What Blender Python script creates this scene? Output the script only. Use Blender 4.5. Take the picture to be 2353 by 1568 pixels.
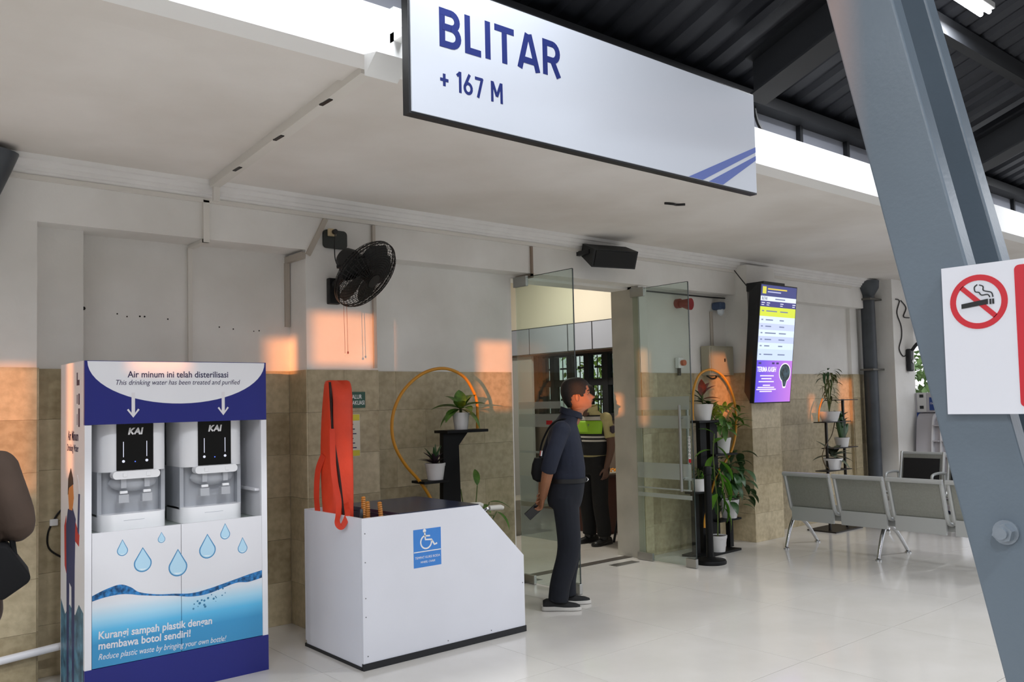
import bpy, bmesh, math, random
from mathutils import Vector, Matrix, Euler
random.seed(7)
for o in list(bpy.data.objects): bpy.data.objects.remove(o)
SC = bpy.context.scene
COL = SC.collection
# ------------------------------------------------------------------ camera
cam_d = bpy.data.cameras.new('camera'); cam = bpy.data.objects.new('camera', cam_d); COL.objects.link(cam)
YAW, PITCH, ROLL, FPX, SHIFT = math.radians(50.0), math.radians(2.7), math.radians(-1.3), 1970.0, 48.0
fw = Vector((math.cos(YAW)*math.cos(PITCH), math.sin(YAW)*math.cos(PITCH), math.sin(PITCH)))
rt = Vector((math.sin(YAW), -math.cos(YAW), 0)); upv = rt.cross(fw)
rr = rt*math.cos(ROLL) + upv*math.sin(ROLL); uu = upv*math.cos(ROLL) - rt*math.sin(ROLL)
CAMP = Vector((0, 0, 1.56))
cam.matrix_world = Matrix(((rr.x, uu.x, -fw.x, CAMP.x), (rr.y, uu.y, -fw.y, CAMP.y), (rr.z, uu.z, -fw.z, CAMP.z), (0, 0, 0, 1)))
cam_d.sensor_width = 36.0; cam_d.lens = FPX/2353.0*36.0; cam_d.shift_y = SHIFT/2353.0
cam_d.clip_start = 0.05; cam_d.clip_end = 300
SC.camera = cam
# ------------------------------------------------------------------ world, sun, exposure
SC.view_settings.view_transform = 'Standard'; SC.view_settings.look = 'None'
SC.view_settings.gamma = 1.0; SC.view_settings.use_curve_mapping = False
SC.view_settings.exposure = 0.30
world = bpy.data.worlds.new('evening_sky'); SC.world = world; world.use_nodes = True
WN = world.node_tree.nodes; WL = world.node_tree.links
bg = WN['Background']
tc = WN.new('ShaderNodeTexCoord'); sx = WN.new('ShaderNodeSeparateXYZ'); rp = WN.new('ShaderNodeValToRGB')
WL.new(tc.outputs['Generated'], sx.inputs[0]); WL.new(sx.outputs['Z'], rp.inputs[0]); WL.new(rp.outputs[0], bg.inputs[0])
rp.color_ramp.elements[0].position = 0.0; rp.color_ramp.elements[0].color = (0.97, 0.97, 1.0, 1)
rp.color_ramp.elements[1].position = 0.6; rp.color_ramp.elements[1].color = (0.72, 0.82, 1.0, 1)
bg.inputs[1].default_value = 1.15
sun_d = bpy.data.lights.new('sun', 'SUN'); sun = bpy.data.objects.new('sun', sun_d); COL.objects.link(sun)
SUNDIR = Vector((0.79, 0.61, -0.045)).normalized()
sun.rotation_euler = SUNDIR.to_track_quat('-Z', 'Y').to_euler(); sun.location = (-20, -16, 12)
sun_d.energy = 3.9; sun_d.color = (1.0, 0.33, 0.10); sun_d.angle = math.radians(0.25)

# ------------------------------------------------------------------ materials
def lin(h):
    h = h.lstrip('#'); c = [int(h[i:i+2], 16)/255 for i in (0, 2, 4)]
    return tuple((x/12.92 if x <= 0.04045 else ((x+0.055)/1.055)**2.4) for x in c) + (1,)
MATS = {}
def M(name, hexc, rough=0.5, metal=0.0, var=0.0, vscale=4.0, bump=0.0, bscale=40.0, spec=0.5, col2=None, detail=6.0, coat=0.0, stretch=None):
    if name in MATS: return MATS[name]
    m = bpy.data.materials.new(name); m.use_nodes = True; MATS[name] = m
    nt = m.node_tree; N = nt.nodes; L = nt.links; b = N['Principled BSDF']
    c = lin(hexc)
    b.inputs['Base Color'].default_value = c; b.inputs['Roughness'].default_value = rough; b.inputs['Metallic'].default_value = metal
    b.inputs['Specular IOR Level'].default_value = spec
    if coat: b.inputs['Coat Weight'].default_value = coat
    m.diffuse_color = c
    if var > 0 or col2 or bump > 0:
        t = N.new('ShaderNodeTexCoord'); mp = N.new('ShaderNodeMapping'); L.new(t.outputs['Object'], mp.inputs[0])
        if stretch: mp.inputs['Scale'].default_value = stretch
    if var > 0 or col2:
        n = N.new('ShaderNodeTexNoise'); n.inputs['Scale'].default_value = vscale; n.inputs['Detail'].default_value = detail
        L.new(mp.outputs[0], n.inputs['Vector'])
        r = N.new('ShaderNodeValToRGB'); L.new(n.outputs['Fac'], r.inputs[0]); L.new(r.outputs[0], b.inputs['Base Color'])
        c2 = lin(col2) if col2 else c
        lo = tuple(max(0, x*(1-var)) for x in c2[:3]) + (1,); hi = tuple(min(1, x*(1+var)) for x in c[:3]) + (1,)
        r.color_ramp.elements[0].position = 0.35; r.color_ramp.elements[0].color = lo
        r.color_ramp.elements[1].position = 0.65; r.color_ramp.elements[1].color = hi
    if bump > 0:
        n2 = N.new('ShaderNodeTexNoise'); n2.inputs['Scale'].default_value = bscale; n2.inputs['Detail'].default_value = 4
        L.new(mp.outputs[0], n2.inputs['Vector'])
        bp = N.new('ShaderNodeBump'); bp.inputs['Strength'].default_value = bump; bp.inputs['Distance'].default_value = 0.01
        L.new(n2.outputs['Fac'], bp.inputs['Height']); L.new(bp.outputs[0], b.inputs['Normal'])
    return m
def emit(name, hexc, s=1.0, rough=0.4):
    if name in MATS: return MATS[name]
    m = M(name, '#202020' if s > 0.3 else hexc, rough)
    b = m.node_tree.nodes['Principled BSDF']
    b.inputs['Emission Color'].default_value = lin(hexc); b.inputs['Emission Strength'].default_value = s
    return m
def glass(name, tint='#dfe9e4', gloss=0.07, frost=0.0):
    if name in MATS: return MATS[name]
    m = bpy.data.materials.new(name); m.use_nodes = True; MATS[name] = m
    N = m.node_tree.nodes; L = m.node_tree.links; N.clear()
    out = N.new('ShaderNodeOutputMaterial'); tr = N.new('ShaderNodeBsdfTransparent'); tr.inputs[0].default_value = lin(tint)
    gl = N.new('ShaderNodeBsdfGlossy'); gl.inputs['Roughness'].default_value = 0.02; gl.inputs[0].default_value = (1, 1, 1, 1)
    lw = N.new('ShaderNodeLayerWeight'); lw.inputs[0].default_value = 0.5
    pw = N.new('ShaderNodeMath'); pw.operation = 'POWER'; pw.inputs[1].default_value = 4.0; L.new(lw.outputs['Facing'], pw.inputs[0])
    fr = N.new('ShaderNodeMath'); fr.operation = 'MULTIPLY_ADD'; fr.inputs[1].default_value = 0.55; fr.inputs[2].default_value = 0.035; L.new(pw.outputs[0], fr.inputs[0])
    mx = N.new('ShaderNodeMixShader'); L.new(fr.outputs[0], mx.inputs[0]); L.new(tr.outputs[0], mx.inputs[1]); L.new(gl.outputs[0], mx.inputs[2])
    last = mx
    if frost:
        df = N.new('ShaderNodeBsdfDiffuse'); df.inputs[0].default_value = lin('#d5d8d4')
        m2 = N.new('ShaderNodeMixShader'); m2.inputs[0].default_value = frost
        L.new(mx.outputs[0], m2.inputs[1]); L.new(df.outputs[0], m2.inputs[2]); last = m2
    L.new(last.outputs[0], out.inputs[0]); m.diffuse_color = (.7, .8, .75, .4)
    return m

# ------------------------------------------------------------------ mesh helpers
def wloc(o):
    v = Vector((0, 0, 0))
    while o is not None: v = v + o.location; o = o.parent
    return v
class MB:
    """collects shapes in world coordinates; build() links them as one mesh object"""
    def __init__(s, T=None): s.v = []; s.f = []; s.T = T
    def add(s, vs, fs):
        k = len(s.v)
        s.v += [(s.T @ Vector(p)) if s.T else Vector(p) for p in vs]; s.f += [tuple(i+k for i in f) for f in fs]; return s
    def box(s, x0, x1, y0, y1, z0, z1, bv=0.0):
        if bv <= 0:
            vs = [(x, y, z) for z in (z0, z1) for y in (y0, y1) for x in (x0, x1)]
            return s.add(vs, [(0, 2, 3, 1), (4, 5, 7, 6), (0, 1, 5, 4), (1, 3, 7, 5), (3, 2, 6, 7), (2, 0, 4, 6)])
        bm = bmesh.new(); bmesh.ops.create_cube(bm, size=1.0)
        bmesh.ops.scale(bm, vec=(x1-x0, y1-y0, z1-z0), verts=bm.verts); bmesh.ops.translate(bm, vec=((x0+x1)/2, (y0+y1)/2, (z0+z1)/2), verts=bm.verts)
        bmesh.ops.bevel(bm, geom=list(bm.edges), offset=bv, segments=2, affect='EDGES', profile=0.5)
        return s.bm(bm)
    def bm(s, bm):
        bm.verts.index_update(); s.add([v.co.copy() for v in bm.verts], [tuple(v.index for v in f.verts) for f in bm.faces]); bm.free(); return s
    def prism(s, poly, a, b):
        """poly: list of 3-D points (planar); extruded by vector from a*dir .. given as two offset vectors"""
        n = len(poly); a = Vector(a); b = Vector(b)
        vs = [Vector(p)+a for p in poly] + [Vector(p)+b for p in poly]
        fs = [tuple(range(n)), tuple(range(2*n-1, n-1, -1))] + [(i, i+n, (i+1) % n+n, (i+1) % n) for i in range(n)]
        return s.add(vs, fs)
    def cyl(s, p0, p1, r0, r1=None, n=16, cap=True):
        r1 = r0 if r1 is None else r1
        return s.tube([p0, p1], [r0, r1], n, cap)
    def tube(s, pts, r, n=8, cap=True, closed=False):
        pts = [Vector(p) for p in pts]; m = len(pts); rs = r if isinstance(r, (list, tuple)) else [r]*m
        vs = []; prev = None
        for i, p in enumerate(pts):
            if closed: t = pts[(i+1) % m]-pts[i-1]
            else: t = pts[min(i+1, m-1)]-pts[max(i-1, 0)]
            t.normalize()
            if prev is None:
                u = t.orthogonal().normalized()
            else:
                u = prev - t*prev.dot(t); u = u.normalized() if u.length > 1e-6 else t.orthogonal().normalized()
            prev = u; w = t.cross(u)
            for k in range(n):
                a = 2*math.pi*k/n; vs.append(p+(u*math.cos(a)+w*math.sin(a))*rs[i])
        fs = []
        for i in range(m if closed else m-1):
            j = (i+1) % m
            for k in range(n): fs.append((i*n+k, i*n+(k+1) % n, j*n+(k+1) % n, j*n+k))
        if cap and not closed: fs += [tuple(range(n-1, -1, -1)), tuple(range((m-1)*n, m*n))]
        return s.add(vs, fs)
    def rings(s, rings, cap=True, closed=False):
        n = len(rings[0]); m = len(rings); vs = [p for r in rings for p in r]; fs = []
        for i in range(m if closed else m-1):
            j = (i+1) % m
            for k in range(n): fs.append((i*n+k, i*n+(k+1) % n, j*n+(k+1) % n, j*n+k))
        if cap and not closed: fs += [tuple(range(n-1, -1, -1)), tuple(range((m-1)*n, m*n))]
        return s.add(vs, fs)
    def lathe(s, c, prof, n=24):
        """prof: list of (r, z) around vertical axis through c"""
        return s.rings([[(c[0]+r*math.cos(2*math.pi*k/n), c[1]+r*math.sin(2*math.pi*k/n), c[2]+z) for k in range(n)] for r, z in prof])
    def ell(s, c, r, n=16, m=10, R=None):
        c = Vector(c); R = R or Matrix.Identity(3); rg = []
        for i in range(m+1):
            a = math.pi*(i/m); a = min(max(a, 0.02), math.pi-0.02)
            rg.append([c + R @ Vector((r[0]*math.sin(a)*math.cos(2*math.pi*k/n), r[1]*math.sin(a)*math.sin(2*math.pi*k/n), -r[2]*math.cos(a))) for k in range(n)])
        return s.rings(rg)
    def build(s, name, mat, parent=None, smooth=False, origin=None):
        me = bpy.data.meshes.new(name)
        if origin is None:
            if parent is not None: origin = wloc(parent)
            else:
                xs = [p[0] for p in s.v]; ys = [p[1] for p in s.v]; zs = [p[2] for p in s.v]
                origin = Vector(((min(xs)+max(xs))/2, (min(ys)+max(ys))/2, min(zs)))
        origin = Vector(origin)
        me.from_pydata([tuple(Vector(p)-origin) for p in s.v], [], s.f); me.validate()
        bm = bmesh.new(); bm.from_mesh(me); bmesh.ops.recalc_face_normals(bm, faces=bm.faces); bm.to_mesh(me); bm.free()
        if smooth: shade(me)
        me.materials.append(mat)
        o = bpy.data.objects.new(name, me); COL.objects.link(o); o.parent = parent
        o.location = origin - (wloc(parent) if parent is not None else Vector((0, 0, 0)))
        return o
def shade(me, ang=40):
    me.polygons.foreach_set('use_smooth', [True]*len(me.polygons))
    try: me.set_sharp_from_angle(angle=math.radians(ang))
    except Exception: pass
def tag(o, label=None, cat=None, group=None, kind=None):
    if label: o['label'] = label
    if cat: o['category'] = cat
    if group: o['group'] = group
    if kind: o['kind'] = kind
    return o
def thing(name, loc, label, cat, group=None):
    o = bpy.data.objects.new(name, None); COL.objects.link(o); o.location = loc; o.empty_display_size = 0.1
    return tag(o, label, cat, group)
def inst(src, parent, loc, rot=(0, 0, 0), scale=(1, 1, 1)):
    c = src.copy(); COL.objects.link(c); c.parent = parent; c.location = loc; c.rotation_euler = rot; c.scale = scale; return c
def copy_tree(o, parent=None):
    c = o.copy(); COL.objects.link(c); c.parent = parent
    for ch in [x for x in bpy.data.objects if x.parent == o]: copy_tree(ch, c)
    return c
def finish(o, mods):
    """evaluate modifiers into the mesh. mods: list of (type, dict)"""
    for t, d in mods:
        m = o.modifiers.new(t.lower(), t)
        for k, v in d.items(): setattr(m, k, v)
    dg = bpy.context.evaluated_depsgraph_get(); dg.update()
    me = bpy.data.meshes.new_from_object(o.evaluated_get(dg)); me.name = o.name
    o.modifiers.clear(); old = o.data; o.data = me; bpy.data.meshes.remove(old)
    return o
def fuse(mb, name, mat, parent, voxel=0.012, it=4, fac=0.5):
    o = mb.build(name, mat, parent)
    finish(o, [('REMESH', dict(mode='VOXEL', voxel_size=voxel)), ('SMOOTH', dict(iterations=it, factor=fac))])
    if not o.data.materials: o.data.materials.append(mat)
    shade(o.data, 180); return o
def text(s, size, T, mat, parent, name='lettering', bold=0.0, shear=0.0, align='LEFT', sx=1.0, depth=0.001, spacing=1.0):
    """T: matrix taking text plane (x right, y up, z out) to world"""
    cu = bpy.data.curves.new(name, 'FONT'); cu.body = s; cu.size = size; cu.offset = bold; cu.shear = shear; cu.align_x = align
    cu.extrude = depth; cu.resolution_u = 3; cu.space_character = spacing
    t = bpy.data.objects.new('tmp_text', cu); COL.objects.link(t)
    dg = bpy.context.evaluated_depsgraph_get(); dg.update()
    me = bpy.data.meshes.new_from_object(t.evaluated_get(dg)); bpy.data.objects.remove(t); bpy.data.curves.remove(cu)
    org = wloc(parent)
    me.transform(Matrix.Translation(-org) @ T @ Matrix.Diagonal((sx, 1, 1, 1)))
    me.materials.clear(); me.materials.append(mat); me.name = name
    o = bpy.data.objects.new(name, me); COL.objects.link(o); o.parent = parent; return o
def plane_T(origin, xdir, ydir):
    x = Vector(xdir).normalized(); y = Vector(ydir); y = (y - x*y.dot(x)).normalized(); z = x.cross(y); o = Vector(origin)
    return Matrix(((x.x, y.x, z.x, o.x), (x.y, y.y, z.y, o.y), (x.z, y.z, z.z, o.z), (0, 0, 0, 1)))
def wallT(x, y, z): return plane_T((x, y, z), (1, 0, 0), (0, 0, 1))      # faces -Y
def flat(name, mat, parent, T, poly, d=0.0015):
    """a thin printed / stuck-on shape: 2-D poly in plane T, raised d"""
    return MB(T).prism([(p[0], p[1], 0) for p in poly], (0, 0, 0), (0, 0, d)).build(name, mat, parent)
def rect(x0, y0, x1, y1): return [(x0, y0), (x1, y0), (x1, y1), (x0, y1)]
def rrect(x0, y0, x1, y1, r, n=5):
    out = []
    for cx, cy, a0 in ((x1-r, y1-r, 0), (x0+r, y1-r, 90), (x0+r, y0+r, 180), (x1-r, y0+r, 270)):
        for i in range(n+1):
            a = math.radians(a0+90*i/n); out.append((cx+r*math.cos(a), cy+r*math.sin(a)))
    return out
def ribbon2(pts, w):
    """2-D stroked polyline -> polygon"""
    L, R = [], []; n = len(pts)
    for i, p in enumerate(pts):
        a = pts[max(i-1, 0)]; b = pts[min(i+1, n-1)]; dx, dy = b[0]-a[0], b[1]-a[1]; l = math.hypot(dx, dy) or 1
        ww = w[i] if isinstance(w, (list, tuple)) else w
        L.append((p[0]-dy/l*ww/2, p[1]+dx/l*ww/2)); R.append((p[0]+dy/l*ww/2, p[1]-dx/l*ww/2))
    return L + R[::-1]
def catmull(pts, n=8, closed=False):
    P = [Vector(p) for p in pts]; out = []; m = len(P)
    for i in range(m if closed else m-1):
        g = (lambda k: P[k % m]) if closed else (lambda k: P[min(max(k, 0), m-1)])
        a, b, c, d = g(i-1), g(i), g(i+1), g(i+2)
        for k in range(n):
            t = k/n; out.append(0.5*((2*b)+(c-a)*t+(2*a-5*b+4*c-d)*t*t+(3*b-a-3*c+d)*t**3))
    if not closed: out.append(P[-1])
    return out
# ================================================================== SETTING
m_plaster = M('old_white_plaster', '#eae8e4', 0.85, var=0.03, vscale=1.3, bump=0.12, bscale=25, col2='#dfdcd6')
m_ceil = M('canopy_paint', '#e9e5e0', 0.9, var=0.03, vscale=0.8, bump=0.06, bscale=30, col2='#ddd7cf')
m_white = M('fresh_white_paint', '#f4f4f2', 0.6)
m_trim = M('trim_white', '#e2dfd9', 0.7, var=0.05, vscale=6)
m_grout = M('grout', '#8d857a', 0.9)
m_fgrout = M('floor_grout', '#8a847b', 0.8)
m_roof = M('dark_roof_steel', '#2b2d33', 0.42, 0.5, var=0.12, vscale=2)
m_rsteel = M('dark_beam_paint', '#1a1c20', 0.6)
m_clear = M('grey_clerestory_panel', '#8a8d96', 0.5)
def stone(name, a, b):
    m = M(name, a, 0.38, var=0.03, vscale=22, col2=b, detail=10, bump=0.03, bscale=60)
    return m
STONES = [stone('travertine_%d' % i, a, b) for i, (a, b) in enumerate((('#bcad8d', '#ac9d7d'), ('#b3a484', '#a39474'), ('#c6b797', '#b6a787')))]
def tile_mat():
    m = M('polished_cream_tile', '#dedad4', 0.07, var=0.01, vscale=2.5, col2='#dad6cf', spec=0.55, coat=0.0)
    b = m.node_tree.nodes['Principled BSDF']; N = m.node_tree.nodes; L = m.node_tree.links
    n = N.new('ShaderNodeTexNoise'); n.inputs['Scale'].default_value = 3.0; n.inputs['Detail'].default_value = 5
    r = N.new('ShaderNodeMapRange'); r.inputs[3].default_value = 0.09; r.inputs[4].default_value = 0.16
    L.new(n.outputs['Fac'], r.inputs[0]); L.new(r.outputs[0], b.inputs['Roughness'])
    return m
m_tile = tile_mat()
# ---- floor: bed plus individual tiles
floor = tag(MB().box(-10, 16, -4, 12, -0.10, -0.006).build('floor', m_fgrout, origin=(0, 0, 0)), kind='structure', label='cream polished porcelain tile floor')
PX, PY = 1.085, 0.905
src = None
for i in range(-5, 9):
    for j in range(-4, 6):
        x0 = 3.485+i*PX; y0 = 2.845+j*PY
        if src is None:
            src = MB().box(0.0014, PX-0.0014, 0.0014, PY-0.0014, -0.006, 0.0).build('tile', m_tile, floor, origin=(0, 0, 0)); src.location = (x0, y0, 0)
        else: inst(src, floor, (x0, y0, 0))
# outside pavement far ahead and behind
tag(MB().box(-60, 80, -60, 90, -0.30, -0.12).build('ground', M('asphalt', '#8d8a86', 0.9, var=0.1)), kind='structure', label='grey paved ground beyond the station hall')

# ---- back wall, with pilasters, beam, dado tiles
wall = MB()
BZ = 2.685
wall.box(-4.0, 4.85, 5.87, 6.02, 0, 3.3)            # recessed wall left of the door
wall.box(3.37, 4.85, 5.80, 5.87, 0, BZ)
wall.box(6.40, 11.0, 5.75, 6.02, 0, 3.3)            # wall right of the door
wall.box(4.85, 6.40, 5.80, 6.02, 2.66, 3.3)         # over the door
wall.box(11.0, 11.55, 5.35, 6.0, 0, 3.3)            # white pier
wall.box(11.55, 13.2, 5.55, 5.8, 2.25, 3.3)         # lintel over side doorway
wall.box(13.2, 16, 5.4, 5.8, 0, 3.3)
wall_back = tag(wall.build('wall_back', m_plaster, origin=(0, 5.87, 0)), kind='structure', label='old white plaster station wall above travertine dado')
beam = tag(MB().box(-4, 11.0, 5.60, 5.87, BZ, 3.3).build('trim_1', m_plaster, origin=(0, 5.6, BZ)), kind='structure', label='white plastered lintel beam along the wall')
pil = []
PILS = [(-0.6, 1.085, 5.60), (1.085, 1.37, 5.75), (2.795, 3.37, 5.60), (6.40, 6.52, 5.66), (7.93, 8.46, 5.45), (10.55, 10.72, 5.70)]
for k, (a, b, y) in enumerate(PILS):
    p = MB().box(a, b, y, 5.875, 0, BZ if y >= 5.6 else 3.0).build('pilaster', m_plaster, wall_back); pil.append(p)
# dado tiles: individual pieces
DH = 1.825; ROWS = 6; RH = DH/ROWS
_tc = {}
def dado_tile(w, h, mat, parent, x, y, z, rot=0.0):
    key = (round(w, 3), round(h, 3), mat.name)
    if key not in _tc:
        o = MB().box(0.0006, w-0.0006, -0.012, 0.0, 0.0006, h-0.0006, bv=0.0010).build('dado_tile', mat, parent, origin=(0, 0, 0)); _tc[key] = o
        o.location = Vector((x, y, z))-wloc(parent); o.rotation_euler = (0, 0, rot); return o
    return inst(_tc[key], parent, Vector((x, y, z))-wloc(parent), (0, 0, rot))
def dado_run(x0, x1, y, phase=0.0):
    """front facing run along X at plane y"""
    for r in range(ROWS):
        x = x0; off = (0.22 if r % 2 else 0.5)+phase; first = True
        while x < x1-1e-4:
            w = min((off if first else 0.60), x1-x); first = False
            if x1-(x+w) < 0.06: w = x1-x
            dado_tile(w, RH, random.choice(STONES), wall_back, x, y, r*RH); x += w
def dado_side(x, y0, y1, left=True):
    """tiles on a return face; left: faces -X"""
    for r in range(ROWS):
        if left: dado_tile(y1-y0, RH, random.choice(STONES), wall_back, x, y1, r*RH, -math.pi/2)
        else: dado_tile(y1-y0, RH, random.choice(STONES), wall_back, x, y0, r*RH, math.pi/2)
dado_run(-0.6, 1.085, 5.60); dado_side(1.085, 5.60, 5.75, False)
dado_run(1.097, 1.37, 5.75); dado_side(1.37, 5.75, 5.87, False)
dado_run(1.382, 2.783, 5.87, 0.1); dado_side(2.795, 5.588, 5.858, True)
dado_run(2.795, 3.37, 5.60, 0.07); dado_side(3.37, 5.60, 5.80, False)
dado_run(3.382, 4.85, 5.80, 0.05)
dado_run(6.40, 6.52, 5.66); dado_run(6.52, 7.918, 5.75); dado_side(7.93, 5.438, 5.738, True)
dado_run(7.93, 8.46, 5.45, 0.03); dado_side(8.46, 5.45, 5.75, False)
dado_run(8.472, 10.55, 5.75); dado_side(10.55, 5.70, 5.738, True); dado_run(10.55, 10.72, 5.70)
dado_run(10.72, 11.0, 5.75)
# door jamb reveals
MB().box(4.85, 4.87, 5.80, 6.02, 0, 2.66).build('jamb', m_trim, wall_back)
MB().box(6.39, 6.405, 5.66, 6.02, 0, 2.66).build('jamb', M('painted_jamb', '#b9b4a8', 0.7, var=0.1, vscale=3), wall_back)
# crown moulding
crown = MB()
prof = [(5.60, 2.955), (5.585, 2.955), (5.58, 2.975), (5.565, 2.98), (5.56, 3.0), (5.545, 3.005), (5.53, 3.03), (5.51, 3.035), (5.50, 3.06), (5.60, 3.06)]
crown.prism([(-4, y, z) for y, z in prof], (0, 0, 0), (15.0, 0, 0))
crown_o = tag(crown.build('trim_2', M('crown_paint', '#ebe9e6', 0.7, var=0.03, vscale=5), origin=(0, 5.55, 2.95)), kind='structure', label='stepped white crown moulding under the canopy')
# canopy slab with edge beam
can = MB().box(-6, 16, 3.20, 6.0, 3.06, 3.22)
ceiling = tag(can.build('ceiling', m_ceil, origin=(4, 4.5, 3.06)), kind='structure', label='off white painted concrete canopy soffit')
fas = MB().box(-6, 16, 3.06, 3.20, 3.02, 3.25)
fascia = tag(fas.build('trim_3', m_white, origin=(4, 3.06, 3.02)), kind='structure', label='bright white fascia along the canopy edge')
MB().box(-6, 16, 3.20, 3.42, 3.04, 3.06).build('edge_strip', m_ceil, ceiling)
# clerestory above the canopy
cl = MB().box(-6, 16, 3.36, 3.38, 3.22, 3.60)
clerestory = tag(cl.build('wall_clerestory', m_clear, origin=(4, 3.37, 3.22)), kind='structure', label='grey infill panels above the canopy fascia')
for k in range(-5, 20): MB().box(k*0.66+0.30-0.018, k*0.66+0.30+0.018, 3.325, 3.36, 3.22, 3.55).build('mullion', m_rsteel, clerestory)
MB().box(-6, 16, 3.24, 3.40, 3.52, 3.60).build('eave_beam', m_rsteel, clerestory)
# ---- big corrugated roof
SL = math.tan(math.radians(20))
def roofz(y): return 3.64 + (3.3-y)*SL
roof = thing('roof', (0, 3.3, 3.64), 'dark corrugated steel roof over the platform', None); roof['kind'] = 'structure'; del roof['label']; roof['label'] = 'dark corrugated steel roof over the platform'
W = 0.84
def sheet_mesh():
    mb = MB(); px = []
    for k in range(4):
        b = k*W/4; px += [(b, 0), (b+0.09, 0), (b+0.115, 0.035), (b+0.175, 0.035), (b+0.20, 0)]
    px.append((W, 0))
    ya, yb = 3.42, -5.2
    for (y) in (ya, yb): mb.v += [Vector((x, y, roofz(y)+z)) for x, z in px]
    n = len(px); mb.f += [(i, i+1, n+i+1, n+i) for i in range(n-1)]
    return mb
s0 = None
for k in range(-8, 21):
    if s0 is None: s0 = sheet_mesh().build('roof_sheet', m_roof, roof, origin=(0, 3.3, 3.64)); s0.location = (k*W, 0, 0)
    else: inst(s0, roof, (k*W, 0, 0))
tm = s0.modifiers  # sheets stay single skin steel, 0.5 mm in life
for yy in (2.35, 1.2, 0.0, -1.2, -2.4, -3.6):
    z = roofz(yy); MB().box(-6, 16, yy-0.035, yy+0.035, z-0.13, z-0.005).build('purlin', m_rsteel, roof)
for xx in (-1.6, 1.45, 4.5, 7.55, 10.6):
    r = MB()
    for (o1, o2, w) in ((-0.13, -0.145, 0.10), (-0.145, -0.375, 0.02), (-0.375, -0.39, 0.10)):
        r.prism([(xx-w, y, roofz(y)+o) for y, o in ((2.98, o1), (-5.0, o1), (-5.0, o2), (2.98, o2))], (0, 0, 0), (2*w, 0, 0))
    r.build('rafter', m_rsteel, roof)
for yy in (1.9, 0.6): MB().tube([(-5, yy, roofz(yy)-0.16), (15, yy, roofz(yy)-0.16)], 0.014, 6).build('conduit', M('grey_conduit', '#8b8b88', 0.5), roof)
# ---- added unseen wall behind the camera; its openings shape the sun patches
YO = -7.0
PATCH = [  # (x0,x1,z0,z1,plane y) sunlit areas on the back wall
    (0.35, 1.08, 1.10, 1.84, 5.6), (2.58, 2.93, 1.70, 2.06, 5.87), (2.80, 3.36, 1.86, 2.24, 5.6), (4.46, 4.86, 1.50, 2.09, 5.8),
    (6.40, 6.56, 1.30, 2.05, 5.7), (7.62, 7.96, 1.35, 2.02, 5.75), (10.25, 10.56, 1.20, 1.76, 5.75), (4.60, 4.93, 1.50, 1.70, 4.78), (8.95, 9.12, 1.30, 1.60, 5.3), (0.98, 1.19, 1.22, 1.90, 5.2)]
op = []
for a, b, c, d, yp in PATCH:
    k = yp-YO; op.append((a-k*0.79/0.61, b-k*0.79/0.61, c+k*0.045/0.61, d+k*0.045/0.61))
# slice the wall into boxes around the openings
xs = sorted(set([-30.0, 10.0]+[v for o in op for v in o[:2]]))
fw_ = MB()
for xa, xb in zip(xs, xs[1:]):
    spans = sorted((o[2], o[3]) for o in op if o[0] < xb-1e-6 and o[1] > xa+1e-6); z = -0.1
    for c, d in spans:
        if c > z: fw_.box(xa, xb, YO-0.03, YO, z, c)
        z = max(z, d)
    fw_.box(xa, xb, YO-0.03, YO, z, 5.0)
tag(fw_.build('wall_sun_mask', M('sun_mask_render', '#b9b3a8', 0.85, var=0.08, vscale=1)), kind='structure', label='added unseen wall with narrow openings that shape the sun patches')

# ---- interior of the hall behind the glass doors
m_iw = M('interior_cream_wall', '#e3dccb', 0.8)
room = MB()
room.box(8.0, 8.15, 6.02, 7.40, 0, 3.6); room.box(8.0, 8.15, 7.40, 8.90, 0, 1.36); room.box(8.0, 8.15, 7.40, 8.90, 2.19, 3.6); room.box(8.0, 8.15, 8.90, 10.2, 0, 3.6)
wall_right = tag(room.build('wall_right', M('interior_brown_wall', '#7d6d62', 0.7, var=0.06), origin=(8, 8, 0)), kind='structure', label='inner hall side wall with the barred window')
tag(MB().box(3.6, 8.15, 10.2, 10.35, 0, 3.6).build('wall_far', M('interior_grey_wall', '#9a9c9a', 0.6)), kind='structure', label='grey far wall of the inner hall')
tag(MB().box(3.45, 3.6, 6.02, 10.35, 0, 3.6).build('wall_left', m_iw), kind='structure', label='cream side wall of the inner hall')
tag(MB().box(3.45, 8.15, 6.02, 10.35, 3.6, 3.75).build('ceiling_inner', m_iw), kind='structure', label='cream ceiling of the inner hall')
# cladding header: cream upper wall, grey-blue aluminium panels, brown soffit
hd = MB().box(7.62, 8.0, 6.02, 9.6, 2.19, 3.6)
header = tag(hd.build('trim_4', m_iw, origin=(7.8, 7.8, 2.19)), kind='structure', label='clad header inside the hall')
m_alu = M('grey_blue_cladding', '#a9aebb', 0.35)
ys_ = [6.02, 6.93, 7.50, 7.94, 8.69, 9.60]
for a, b in zip(ys_, ys_[1:]): MB().box(7.60, 7.62, a+0.009, b-0.009, 2.20, 2.54, bv=0.002).build('cladding_panel', m_alu, header)
MB().box(7.606, 7.62, 6.02, 9.6, 2.195, 2.55).build('panel_backing', M('joint_black', '#15171a', 0.6), header)
MB().box(7.62, 8.0, 6.02, 9.6, 2.18, 2.19).build('soffit', M('brown_soffit', '#6b4f44', 0.5), header)
MB().box(7.35, 8.0, 9.6, 9.75, 0, 2.55).build('white_post', m_iw, header)
MB().box(7.66, 7.70, 8.72, 9.6, 0, 2.18).build('partition', M('pale_partition', '#b4b6b4', 0.5), header)
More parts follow.
